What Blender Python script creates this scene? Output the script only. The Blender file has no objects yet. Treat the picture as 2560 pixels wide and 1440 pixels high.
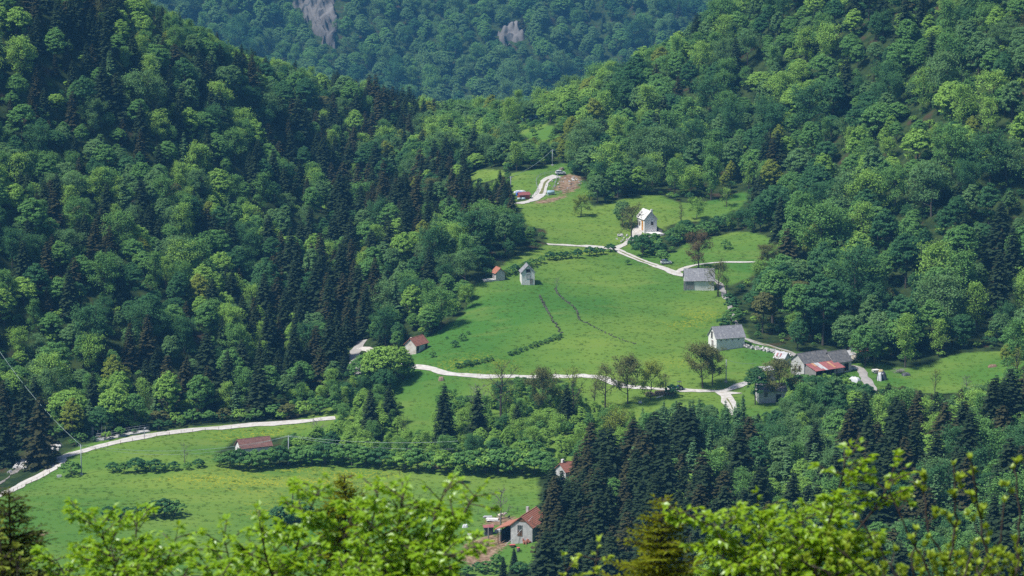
import bpy, math, random
import numpy as np
from mathutils import Vector, Matrix
R = math.radians
sc = bpy.context.scene
col = sc.collection
# ---------------------------------------------------------------- camera, sky, sun, exposure
CZ = 175.0                      # camera height above the valley datum
FPX, CX, CY, PITCH = 7111.0, 1280.0, 720.0, R(10)
cam = bpy.data.cameras.new('camera'); camo = bpy.data.objects.new('camera', cam); col.objects.link(camo)
camo.location = (0, 0, CZ); camo.rotation_euler = (R(90) - PITCH, 0, 0)
cam.lens = 100; cam.sensor_width = 36; cam.clip_start = 0.5; cam.clip_end = 6000
cam.dof.use_dof = True; cam.dof.focus_distance = 820; cam.dof.aperture_fstop = 4.5
sc.camera = camo
SUN_AZ, SUN_EL = -112.0, 58.0    # degrees from +Y clockwise (negative: from the left), elevation
w = bpy.data.worlds.new('World'); sc.world = w; w.use_nodes = True
nt = w.node_tree
sky = nt.nodes.new('ShaderNodeTexSky'); sky.sky_type = 'NISHITA'; sky.sun_disc = False
sky.sun_elevation = R(SUN_EL); sky.sun_rotation = R(SUN_AZ); sky.altitude = 600; sky.air_density = 1.0; sky.dust_density = 1.5
bg = nt.nodes['Background']; bg.inputs[1].default_value = 0.10
nt.links.new(sky.outputs[0], bg.inputs[0])
sun = bpy.data.lights.new('sun', 'SUN'); sun.energy = 4.4; sun.angle = R(7.0); sun.color = (1.0, .965, .91)
suno = bpy.data.objects.new('sun', sun); col.objects.link(suno)
sd = Vector((math.sin(R(SUN_AZ)) * math.cos(R(SUN_EL)), math.cos(R(SUN_AZ)) * math.cos(R(SUN_EL)), math.sin(R(SUN_EL))))
suno.rotation_euler = sd.to_track_quat('Z', 'Y').to_euler(); suno.location = sd * 300 + Vector((0, 700, 200))
sc.view_settings.view_transform = 'Standard'; sc.view_settings.look = 'None'
sc.view_settings.exposure = 0.46; sc.view_settings.gamma = 1; sc.view_settings.use_curve_mapping = False
cy = sc.cycles
cy.max_bounces = 4; cy.diffuse_bounces = 1; cy.glossy_bounces = 2; cy.transmission_bounces = 2; cy.volume_bounces = 0
cy.transparent_max_bounces = 4; cy.caustics_reflective = False; cy.caustics_refractive = False
cy.use_denoising = False; cy.use_adaptive_sampling = False
try: cy.denoiser = 'OPENIMAGEDENOISE'; cy.denoising_prefilter = 'ACCURATE'
except Exception: pass

# ---------------------------------------------------------------- small helpers
RND = random.Random(11)
def tag(o, label=None, cat=None, group=None, kind=None):
    for k, v in (('label', label), ('category', cat), ('group', group), ('kind', kind)):
        if v: o[k] = v
    return o
def empty(name, loc=(0, 0, 0), rz=0.0, s=1.0, label=None, cat=None, group=None):
    o = bpy.data.objects.new(name, None); col.objects.link(o); o.location = loc; o.rotation_euler = (0, 0, rz)
    o.scale = (s, s, s) if not hasattr(s, '__len__') else s
    o.empty_display_size = .3
    return tag(o, label, cat, group)
def link(name, me, mat=None, parent=None, loc=None, rot=None, scale=None):
    if mat is not None and not len(me.materials): me.materials.append(mat)
    o = bpy.data.objects.new(name, me); col.objects.link(o)
    if parent is not None: o.parent = parent
    if loc is not None: o.location = loc
    if rot is not None: o.rotation_euler = rot
    if scale is not None: o.scale = scale if hasattr(scale, '__len__') else (scale,) * 3
    return o
def np_mesh(name, V, F, smooth=False, mats=None, midx=None):
    """V (n,3), F (m,k) with constant k"""
    V = np.asarray(V, np.float32); F = np.asarray(F, np.int32); k = F.shape[1]
    me = bpy.data.meshes.new(name)
    me.vertices.add(len(V)); me.vertices.foreach_set('co', V.ravel())
    me.loops.add(F.size); me.loops.foreach_set('vertex_index', F.ravel())
    me.polygons.add(len(F)); me.polygons.foreach_set('loop_start', np.arange(0, F.size, k, dtype=np.int32))
    try: me.polygons.foreach_set('loop_total', np.full(len(F), k, np.int32))
    except Exception: pass
    if mats:
        for m in mats: me.materials.append(m)
    if midx is not None: me.polygons.foreach_set('material_index', np.asarray(midx, np.int32))
    me.polygons.foreach_set('use_smooth', np.full(len(F), smooth))
    me.update(calc_edges=True)
    return me
class MB:
    """collects boxes, prisms, tubes and quads into one mesh"""
    def __init__(s): s.v = []; s.f = []; s.mi = []
    def add(s, vs, fs, mi=0):
        n = len(s.v); s.v += [tuple(map(float, p)) for p in vs]
        s.f += [tuple(i + n for i in f) for f in fs]; s.mi += [mi] * len(fs); return s
    def box(s, c, d, rz=0, M=None, mi=0):
        c = Vector(c); q = []
        r = Matrix.Rotation(rz, 3, 'Z') if M is None else M
        for z in (-.5, .5):
            for x, y in ((-.5, -.5), (.5, -.5), (.5, .5), (-.5, .5)): q.append(c + r @ Vector((x * d[0], y * d[1], z * d[2])))
        return s.add(q, [(3, 2, 1, 0), (4, 5, 6, 7), (0, 1, 5, 4), (1, 2, 6, 5), (2, 3, 7, 6), (3, 0, 4, 7)], mi)
    def tube(s, path, rad, n=6, mi=0, cap=True):
        P = [Vector(p) for p in path]
        if not hasattr(rad, '__len__'): rad = [rad] * len(P)
        vs = []; fs = []
        for i, p in enumerate(P):
            t = (P[min(i + 1, len(P) - 1)] - P[max(i - 1, 0)])
            t = t.normalized() if t.length > 1e-9 else Vector((0, 0, 1))
            a = t.cross(Vector((0, 0, 1))) if abs(t.z) < .95 else t.cross(Vector((1, 0, 0)))
            a.normalize(); b = t.cross(a)
            for k in range(n):
                th = 2 * math.pi * k / n; vs.append(p + (a * math.cos(th) + b * math.sin(th)) * rad[i])
        for i in range(len(P) - 1):
            for k in range(n):
                fs.append((i * n + k, i * n + (k + 1) % n, (i + 1) * n + (k + 1) % n, (i + 1) * n + k))
        if cap: fs.append(tuple(range(n))[::-1]); fs.append(tuple((len(P) - 1) * n + k for k in range(n)))
        return s.add(vs, fs, mi)
    def mesh(s, name, mats=None, smooth=False):
        me = bpy.data.meshes.new(name); me.from_pydata(s.v, [], s.f)
        for m in mats or []: me.materials.append(m)
        if any(s.mi): me.polygons.foreach_set('material_index', s.mi)
        if smooth: me.polygons.foreach_set('use_smooth', [True] * len(me.polygons))
        me.update(); return me
    def build(s, name, mat, parent=None, smooth=False, **kw):
        return link(name, s.mesh(name, mat if isinstance(mat, list) else [mat], smooth), None, parent, **kw)

# ---------------------------------------------------------------- materials
def nodes(name):
    m = bpy.data.materials.new(name); m.use_nodes = True; t = m.node_tree; t.nodes.clear()
    out = t.nodes.new('ShaderNodeOutputMaterial'); return m, t, out
def N(t, typ, **kw):
    n = t.nodes.new(typ)
    for k, v in kw.items():
        if isinstance(k, str) and k.startswith('i_'):
            kk = k[2:]; n.inputs[int(kk) if kk.isdigit() else kk].default_value = v
        else: setattr(n, k, v)
    return n
def C4(c): return (c[0], c[1], c[2], 1)
def mixc(t, fac, a, b, blend='MIX'):
    n = t.nodes.new('ShaderNodeMix'); n.data_type = 'RGBA'; n.blend_type = blend
    for s, v in ((0, fac), (6, a), (7, b)):
        if isinstance(v, (int, float)): n.inputs[s].default_value = v
        elif isinstance(v, (tuple, list)): n.inputs[s].default_value = C4(v)
        else: t.links.new(v, n.inputs[s])
    return n.outputs[2]
def noise(t, scale, vec=None, detail=4, rough=.55):
    n = N(t, 'ShaderNodeTexNoise'); n.inputs['Scale'].default_value = scale; n.inputs['Detail'].default_value = detail
    n.inputs['Roughness'].default_value = rough
    if vec is not None: t.links.new(vec, n.inputs['Vector'])
    return n.outputs['Fac']
def ramp(t, fac, lo, hi):
    n = N(t, 'ShaderNodeMapRange'); n.inputs[1].default_value = lo; n.inputs[2].default_value = hi; t.links.new(fac, n.inputs[0]); return n.outputs[0]
def math_n(t, op, a, b):
    n = N(t, 'ShaderNodeMath', operation=op)
    for i, v in enumerate((a, b)):
        if isinstance(v, (int, float)): n.inputs[i].default_value = v
        else: t.links.new(v, n.inputs[i])
    return n.outputs[0]
def leaf_mat(name, c1, c2, trans=.33, spec=0.0, tcol=None):
    m, t, out = nodes(name)
    geo = N(t, 'ShaderNodeNewGeometry'); oi = N(t, 'ShaderNodeObjectInfo')
    f = math_n(t, 'ADD', math_n(t, 'MULTIPLY', geo.outputs['Random Per Island'], .55), math_n(t, 'MULTIPLY', oi.outputs['Random'], .45))
    c = mixc(t, f, c1, c2)
    d = N(t, 'ShaderNodeBsdfDiffuse'); t.links.new(c, d.inputs[0])
    tr = N(t, 'ShaderNodeBsdfTranslucent')
    t.links.new(mixc(t, .6, c, tcol or tuple(min(1, x * y) for x, y in zip(c2, (1.7, 1.45, .8)))), tr.inputs[0])
    mx = N(t, 'ShaderNodeMixShader'); mx.inputs[0].default_value = trans
    t.links.new(d.outputs[0], mx.inputs[1]); t.links.new(tr.outputs[0], mx.inputs[2]); last = mx.outputs[0]
    if spec:
        g = N(t, 'ShaderNodeBsdfGlossy'); g.inputs['Roughness'].default_value = .38; g.inputs[0].default_value = (.9, .95, 1, 1)
        m2 = N(t, 'ShaderNodeMixShader'); m2.inputs[0].default_value = spec
        t.links.new(last, m2.inputs[1]); t.links.new(g.outputs[0], m2.inputs[2]); last = m2.outputs[0]
    t.links.new(last, out.inputs[0]); return m
def solid(name, c1, c2=None, rough=.8, scale=2.0, bump=0.0, bscale=None, spec=.3, metal=0.0, stretch=(1, 1, 1), lo=.35, hi=.65, c3=None, s3=None, obj=True):
    m, t, out = nodes(name)
    p = N(t, 'ShaderNodeBsdfPrincipled'); p.inputs['Roughness'].default_value = rough
    p.inputs['Specular IOR Level'].default_value = spec; p.inputs['Metallic'].default_value = metal
    tc = N(t, 'ShaderNodeTexCoord'); mp = N(t, 'ShaderNodeMapping'); mp.inputs['Scale'].default_value = stretch
    t.links.new(tc.outputs['Object'], mp.inputs[0]); v = mp.outputs[0]
    if obj:
        oi = N(t, 'ShaderNodeObjectInfo'); ad = N(t, 'ShaderNodeVectorMath', operation='ADD'); sc2 = N(t, 'ShaderNodeVectorMath', operation='SCALE')
        cb = N(t, 'ShaderNodeCombineXYZ')
        for i in range(3): t.links.new(oi.outputs['Random'], cb.inputs[i])
        t.links.new(cb.outputs[0], sc2.inputs[0]); sc2.inputs['Scale'].default_value = 37.0
        t.links.new(v, ad.inputs[0]); t.links.new(sc2.outputs[0], ad.inputs[1]); v = ad.outputs[0]
    c = mixc(t, ramp(t, noise(t, scale, v), lo, hi), c1, c2 or c1)
    if c3: c = mixc(t, ramp(t, noise(t, s3 or scale * 4, v), .55, .68), c, c3)
    t.links.new(c, p.inputs['Base Color'])
    if bump:
        b = N(t, 'ShaderNodeBump'); b.inputs['Strength'].default_value = 1; b.inputs['Distance'].default_value = bump
        t.links.new(noise(t, bscale or scale * 3, v), b.inputs['Height']); t.links.new(b.outputs[0], p.inputs['Normal'])
    t.links.new(p.outputs[0], out.inputs[0]); return m
def stone_wall_mat(name, c1, c2, mortar, scale=2.6):
    m, t, out = nodes(name)
    p = N(t, 'ShaderNodeBsdfPrincipled'); p.inputs['Roughness'].default_value = .95; p.inputs['Specular IOR Level'].default_value = .1
    tc = N(t, 'ShaderNodeTexCoord'); mp = N(t, 'ShaderNodeMapping'); mp.inputs['Scale'].default_value = (1, 1, 1.6)
    t.links.new(tc.outputs['Object'], mp.inputs[0]); v = mp.outputs[0]
    vo = N(t, 'ShaderNodeTexVoronoi'); vo.inputs['Scale'].default_value = scale; t.links.new(v, vo.inputs['Vector'])
    ve = N(t, 'ShaderNodeTexVoronoi'); ve.feature = 'DISTANCE_TO_EDGE'; ve.inputs['Scale'].default_value = scale; t.links.new(v, ve.inputs['Vector'])
    sep = N(t, 'ShaderNodeSeparateColor'); t.links.new(vo.outputs['Color'], sep.inputs[0])
    c = mixc(t, sep.outputs[0], c1, c2)
    c = mixc(t, ramp(t, ve.outputs['Distance'], .06, .015), c, mortar)
    c = mixc(t, math_n(t, 'MULTIPLY', ramp(t, noise(t, .9, v), .52, .72), .3), c, tuple(x * .6 for x in c1))
    t.links.new(c, p.inputs['Base Color'])
    b = N(t, 'ShaderNodeBump'); b.inputs['Distance'].default_value = .06; t.links.new(ve.outputs['Distance'], b.inputs['Height']); t.links.new(b.outputs[0], p.inputs['Normal'])
    t.links.new(p.outputs[0], out.inputs[0]); return m

# ---------------------------------------------------------------- pixel <-> place geometry of the valley
def ray(px, py):
    u = (np.asarray(px, float) - CX) / FPX; v = -(np.asarray(py, float) - CY) / FPX
    cp, sp = math.cos(PITCH), math.sin(PITCH)
    return u, cp + v * sp, -sp + v * cp          # direction for unit camera depth
def project(x, y, z):
    cp, sp = math.cos(PITCH), math.sin(PITCH); zz = z - CZ
    d = y * cp - zz * sp; v = (y * sp + zz * cp) / d; u = x / d
    return CX + FPX * u, CY - FPX * v, d
# survey of the ground: (photo x, photo y, distance in m) or ('w', x, y, height below the camera)
SURVEY = [
 # lower meadow
 (0,1250,'z',171.5),(100,1400,'z',173),(600,1400,'z',173),(1000,1420,'z',173),(1250,1360,'z',171),(1200,1290,'z',170),(300,1200,'z',170),(700,1200,'z',169.5),
 (1100,1190,'z',168.5),(1330,1180,'z',167.3),(300,1130,'z',168.7),(600,1130,'z',168),(820,1100,'z',167),(600,1300,'z',171.5),(-300,1300,'z',172.5),
 (140,1165,'z',170.2),(200,1128,'z',169.2),(400,1085,'z',168),(600,1065,'z',167.3),(820,1048,'z',166.3),(50,1165,'z',173),(-200,1180,'z',174),
 # ravine
 (890,930,'z',165.3),(890,880,'z',163.3),(905,855,'z',162),(780,707,'z',157),(730,560,'z',152),(850,430,'z',146),(1050,330,'z',138),
 # slope on the left
 (300,90,'y',960),(560,200,'y',1010),(700,270,'y',1050),(950,270,'y',1150),(1040,340,'y',1160),(0,50,'y',920),(0,500,'y',842),(0,800,'y',775),(0,1080,'y',735),
 (300,500,'y',865),(300,800,'y',788),(600,600,'y',875),(600,850,'y',790),(600,350,'y',955),(300,300,'y',912),(900,420,'y',1095),(450,1030,'y',752),(700,1000,'y',765),(150,300,'y',895),
 (-400,0,'z',60),(-400,500,'y',815),(-400,900,'y',755),(-400,1080,'y',725),
 # meadow on the spur
 (1060,920,'y',768),(1300,940,'y',762),(1600,970,'y',750),(1820,985,'y',745),(1700,800,'y',802),(1400,800,'y',802),(1400,700,'y',845),(1700,700,'y',845),(1200,720,'y',836),
 (1550,620,'y',885),(1400,600,'y',893),(1615,580,'y',905),(1350,500,'y',945),(1420,420,'y',992),(1250,430,'y',985),(1050,860,'y',792),(900,1000,'y',753),(1000,1000,'y',750),
 (1180,780,'y',812),(1800,560,'y',912),(1900,620,'y',880),(1850,480,'y',950),(1700,510,'y',942),(1130,560,'y',905),(1050,680,'y',850),(980,780,'y',822),(950,560,'y',925),
 # bank between the meadows
 (1500,1020,'y',733),(1200,1030,'y',735),(1200,1100,'y',714),(1500,1100,'y',708),(900,1100,'y',720),
 # right slope
 (1780,100,'y',1150),(1600,220,'y',1150),(1420,300,'y',1150),(2560,0,'z',70),(2560,400,'y',870),(2560,700,'y',815),(2200,300,'y',950),(2200,600,'y',858),(2200,780,'y',812),
 (2000,200,'y',1035),(1950,0,'y',1130),(2000,500,'y',930),(1950,760,'y',822),(2450,900,'y',770),(2300,940,'y',758),(2000,980,'y',745),(1850,960,'y',752),(2000,890,'y',772),
 (2250,150,'y',1000),(1650,350,'y',1040),(2950,0,'z',55),(2950,400,'y',870),(2950,800,'y',775),(2560,860,'y',778),(2560,960,'y',733),(2560,1050,'y',692),(2400,1000,'y',728),(2700,900,'y',765),(2800,980,'y',725),(2750,1100,'y',675),(2400,1080,'y',692),(1900,300,'y',1035),
 # saddle and behind
 (1300,330,'y',1085),(1200,400,'y',1020),
 ('w',0,1180,137),('w',0,1260,160),('w',-60,1420,215),('w',60,1420,212),('w',-250,1420,185),('w',300,1420,175),('w',-420,1300,70),('w',470,1300,65),('w',0,1900,290),('w',-400,1900,270),('w',400,1900,270),
 ('w',-250,2240,292),('w',250,2240,292),('w',-650,2240,262),('w',650,2240,262),('w',0,2400,220),('w',-330,2400,218),('w',330,2400,222),('w',-700,2400,200),('w',700,2400,200),
 ('w',0,2550,150),('w',-400,2550,146),('w',400,2550,150),('w',0,2750,62),('w',-600,2750,52),('w',600,2750,56),('w',0,3300,-130),('w',-880,3300,-130),('w',880,3300,-130),
 ('w',-900,1700,60),('w',900,1700,60),('w',-900,2300,180),('w',900,2300,180),('w',-900,1000,-60),('w',900,1000,-60),('w',-900,600,60),('w',900,600,40),('w',-450,1000,40),('w',460,1000,35),('w',-400,760,150),('w',420,760,130),
 # wooded rise on the near right, and the hillside the camera stands on
 (1400,1440,'y',600),(1700,1440,'y',580),(2100,1440,'y',560),(2560,1440,'y',540),(2560,1150,'y',650),(2100,1200,'y',652),(1700,1250,'y',645),(2000,1060,'y',715),(2950,1440,'y',520),(2950,1150,'y',650),
 ('w',0,-80,-25),('w',0,0,6.5),('w',0,28,14.5),('w',0,60,28),('w',0,150,64),('w',0,300,115),('w',0,430,152),('w',0,520,170),('w',-120,520,172),('w',-300,400,150),('w',-150,250,100),('w',150,250,92),
 ('w',160,430,138),('w',300,400,110),('w',-60,28,15),('w',60,28,14.5),('w',-400,0,20),('w',400,0,10),('w',-900,0,0),('w',900,0,-20),('w',-900,-80,-20),('w',900,-80,-40),('w',-400,520,165),
]
pts = []
for s in SURVEY:
    if s[0] == 'w': pts.append((s[1], s[2], -s[3])); continue
    dx, dy, dz = ray(s[0], s[1])
    k = (-s[3] / dz) if s[2] == 'z' else s[3] / dy
    pts.append((float(dx * k), float(dy * k), float(dz * k)))
pts = np.array(pts); SC = 200.0
def phi(r2): return r2 * np.log(np.maximum(r2, 1e-9)) * .5
P2 = pts[:, :2] / SC; n_ = len(pts)
A = np.zeros((n_ + 3, n_ + 3)); A[:n_, :n_] = phi(((P2[:, None] - P2[None]) ** 2).sum(2)) + np.eye(n_) * 0.006
A[:n_, n_] = 1; A[:n_, n_ + 1:] = P2; A[n_, :n_] = 1; A[n_ + 1:, :n_] = P2.T
sol = np.linalg.solve(A, np.concatenate([pts[:, 2], np.zeros(3)]))
XS = np.concatenate([np.arange(-900, -280, 20.), np.arange(-280, 280, 2.5), np.arange(280, 901, 20.)])
YS = np.concatenate([np.arange(-80, 480, 10.), np.arange(480, 1280, 2.5), np.arange(1280, 3301, 12.)])
gx, gy = np.meshgrid(XS, YS); q = np.stack([gx.ravel(), gy.ravel()], 1) / SC
zz = np.zeros(len(q))
for a in range(0, len(q), 20000):
    b = q[a:a + 20000]; zz[a:a + 20000] = phi(((b[:, None] - P2[None]) ** 2).sum(2)) @ sol[:n_] + sol[n_] + b @ sol[n_ + 1:]
zz += CZ
rg = np.random.default_rng(5)
def waves(x, y, lam0, lam1, amp, n, seed):
    g = np.random.default_rng(seed); o = 0
    for _ in range(n):
        lam = g.uniform(lam0, lam1); th = g.uniform(0, 6.283); ph = g.uniform(0, 6.283)
        o = o + np.sin((x * math.cos(th) + y * math.sin(th)) * 6.283 / lam + ph) * lam
    return o * amp / (math.sqrt(n) * (lam0 + lam1) / 2)
gxr, gyr = gx.ravel(), gy.ravel()
core = np.clip((gyr - 520) / 60, 0, 1)
zz += core * waves(gxr, gyr, 22, 75, .62, 16, 3)
fw_ = np.clip((gyr-740)/60,0,1)*np.clip((1300-gyr)/60,0,1)*np.clip((np.abs(gxr-25)-75)/50,0,1)
fw_ *= np.where(gxr > 50, np.clip((gyr - 830) / 60, 0, 1), 1)
zz += fw_ * waves(gxr, gyr * .55, 40, 95, 3.4, 14, 17)
far_w = np.clip((gyr - 2000) / 200, 0, 1)
zz += far_w * (waves(gxr * 1.6, gyr * .3, 90, 260, 12, 14, 8))
ZG = zz.reshape(gx.shape)
def H(x, y):
    x = np.asarray(x, float); y = np.asarray(y, float)
    i = np.clip(np.searchsorted(XS, x) - 1, 0, len(XS) - 2); j = np.clip(np.searchsorted(YS, y) - 1, 0, len(YS) - 2)
    tx = (x - XS[i]) / (XS[i + 1] - XS[i]); ty = (y - YS[j]) / (YS[j + 1] - YS[j])
    return (ZG[j, i] * (1 - tx) * (1 - ty) + ZG[j, i + 1] * tx * (1 - ty) + ZG[j + 1, i] * (1 - tx) * ty + ZG[j + 1, i + 1] * tx * ty)
def ground(px, py, t0=470., t1=3100., step=1.5):
    """where the sight lines through photo points meet the ground: (n,3)"""
    px = np.atleast_1d(np.asarray(px, float)); py = np.atleast_1d(np.asarray(py, float))
    dx, dy, dz = ray(px, py); out = np.full((len(px), 3), np.nan)
    ts = np.arange(t0, t1, step)
    for a in range(0, len(px), 500):
        sl = slice(a, a + 500)
        X = dx[sl, None] * ts; Y = dy[sl, None] * ts if np.ndim(dy) else dy * ts[None]; Z = CZ + dz[sl, None] * ts
        D = Z - H(X, Y); hit = D < 0; k = np.argmax(hit, 1); k = np.where(hit.any(1), np.maximum(k, 1), len(ts) - 1)
        r = np.arange(len(k)); d0, d1 = D[r, k - 1], D[r, k]; f = np.clip(d0 / (d0 - d1 + 1e-9), 0, 1); t = ts[k - 1] + f * step
        out[sl] = np.stack([dx[sl] * t, (dy[sl] if np.ndim(dy) else dy) * t, CZ + dz[sl] * t], 1)
    return out
def G(px, py, dz=0.0):
    p = ground(px, py)[0]; return Vector((p[0], p[1], float(H(p[0], p[1])) + dz))
def inpoly(px, py, poly):
    px = np.asarray(px, float); py = np.asarray(py, float); c = np.zeros(px.shape, bool); n = len(poly)
    for i in range(n):
        x1, y1 = poly[i]; x2, y2 = poly[(i + 1) % n]
        if y1 == y2: continue
        cond = ((y1 > py) != (y2 > py)) & (px < (x2 - x1) * (py - y1) / (y2 - y1) + x1); c ^= cond
    return c
# ---------------------------------------------------------------- open land as the survey of the place gives it
UPPER = [(1015,935),(1035,905),(1022,885),(1026,850),(1048,842),(1070,848),(1110,820),(1165,790),(1180,740),(1190,712),(1228,702),(1232,668),(1255,672),(1275,645),(1370,612),(1368,603),
 (1378,578),(1320,565),(1302,540),(1297,515),(1282,498),(1277,445),(1285,434),(1330,425),(1375,410),(1425,410),(1428,440),(1458,448),(1472,478),(1463,500),(1488,524),(1540,503),(1600,490),
 (1650,487),(1680,502),(1740,512),(1800,498),(1868,468),(1866,500),(1850,522),(1800,537),(1770,548),(1665,560),(1655,592),(1640,610),(1660,640),(1685,640),(1705,612),(1780,592),(1850,577),
 (1930,592),(1945,622),(1900,642),(1885,662),(1893,688),(1840,703),(1812,716),(1822,760),(1815,792),(1835,812),(1865,818),(1872,845),(1960,880),(2000,882),(2070,874),(2110,882),(2125,905),
 (2150,912),(2200,902),(2235,922),(2285,922),(2400,882),(2470,878),(2508,890),(2500,925),(2470,955),(2400,980),(2320,985),(2270,962),(2212,968),(2190,985),(2135,958),(2065,932),(1990,932),
 (1965,985),(1945,1005),(1925,1030),(1880,1035),(1835,1020),(1800,1010),(1740,1000),(1680,1000),(1640,1012),(1600,1045),(1560,1020),(1500,1010),(1450,1005),(1440,955),(1340,945),(1290,950),
 (1230,952),(1215,980),(1150,985),(1125,962),(1095,978),(1085,1030),(1070,1085),(1018,1080),(1003,1010),(978,968),(950,966),(1000,946)]
LOWER = [(-300,1330),(0,1243),(140,1165),(135,1148),(210,1110),(300,1095),(400,1078),(520,1064),(700,1056),(830,1042),(842,1050),(822,1068),(770,1068),(745,1085),(715,1088),(690,1100),(676,1088),
 (592,1098),(545,1128),(540,1150),(600,1160),(730,1160),(870,1157),(1010,1167),(1080,1170),(1200,1172),(1350,1178),(1345,1220),(1335,1270),(1340,1350),(1340,1400),(1250,1440),(1180,1470),(0,1470),(-300,1470)]
GLADE = [(1165,437),(1180,425),(1255,425),(1272,440),(1230,452),(1185,462)]
GULLY = [(876,938),(870,885),(884,853),(912,853),(934,880),(905,892),(902,938)]
BROOK = [(0,1225),(40,1170),(70,1130),(110,1075),(140,1070),(128,1120),(100,1140),(60,1208)]
FARHILL = [(300,-60),(345,0),(440,42),(565,112),(640,150),(720,168),(850,175),(940,185),(1010,222),(1045,246),(1100,258),(1180,246),(1290,232),(1322,212),(1370,226),(1420,204),(1480,178),(1560,142),(1640,92),(1700,62),(1775,0),(1820,-60)]
CLIFFS = [[(735,0),(790,-20),(842,5),(838,60),(842,125),(815,112),(775,60),(745,30)], [(1240,85),(1262,70),(1300,72),(1312,95),(1290,110),(1250,108)]]
GLADE2 = [(1286,318),(1300,306),(1335,300),(1392,318),(1398,345),(1350,352),(1305,340)]
OPEN = [UPPER, LOWER, GLADE, GLADE2]
# ---- terrain sheet with cover attributes
tpx, tpy, td = project(gxr, gyr, zz)
def soft(polys, n=2):
    m = np.zeros(gx.shape)
    for p in polys: m = np.maximum(m, inpoly(tpx, tpy, p).reshape(gx.shape) * 1.0)
    for _ in range(n):
        m = (m + np.roll(m, 1, 0) + np.roll(m, -1, 0) + np.roll(m, 1, 1) + np.roll(m, -1, 1)) / 5
    return m.ravel()
vis = (gyr > 560) & (gyr < 1290) & (td > 0)
BANKZONE = [(730,1050),(1000,960),(1450,960),(1700,1000),(2000,1010),(2300,990),(2300,1080),(1640,1120),(1400,1190),(730,1180)]
meadow = np.where(vis, np.maximum(soft(OPEN + [[(2480,880),(2600,885),(2600,960),(2460,965)]]), .75 * soft([BANKZONE])), 0)
DIRT = [[(1150,1360),(1200,1345),(1260,1335),(1290,1352),(1250,1375),(1240,1410),(1190,1425),(1160,1400)], [(1205,1300),(1290,1290),(1300,1305),(1240,1318)],
        [(1385,470),(1402,440),(1430,432),(1458,452),(1440,466),(1400,486)], [(1330,506),(1400,490),(1455,462),(1460,468),(1400,500),(1350,512)], [(990,962),(1015,946),(1020,955),(985,975)],
        [(70,1340),(120,1318),(130,1325),(90,1345)], [(250,1085),(300,1078),(300,1090),(240,1098)], [(2225,975),(2262,950),(2264,956),(2235,980)]]
dirt = np.where(vis, soft(DIRT, 1), 0)
FLOWER = [[(330,1200),(600,1175),(760,1165),(1000,1180),(1000,1215),(700,1230),(420,1215)], [(500,1085),(740,1062),(800,1060),(700,1090),(520,1105)], [(1640,905),(1730,895),(1750,905),(1650,920)],
          [(1380,640),(1540,610),(1570,612),(1500,640)], [(1660,800),(1790,760),(1800,790),(1700,830)], [(600,1260),(760,1250),(800,1290),(640,1300)], [(1470,610),(1580,590),(1560,610)], [(1080,900),(1250,890),(1300,925),(1120,925)]]
flower = np.where(vis, soft(FLOWER, 5), 0)
nx, ny = len(XS), len(YS)
ii, jj = np.meshgrid(np.arange(nx - 1), np.arange(ny - 1)); b0 = (jj * nx + ii).ravel()
tm = np_mesh('ground', np.stack([gxr, gyr, zz], 1), np.stack([b0, b0 + 1, b0 + nx + 1, b0 + nx], 1), smooth=True)
for nm, arr in (('meadow', meadow), ('dirt', dirt), ('flower', flower)):
    at = tm.attributes.new(nm, 'FLOAT', 'POINT'); at.data.foreach_set('value', arr.astype(np.float32))
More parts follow.
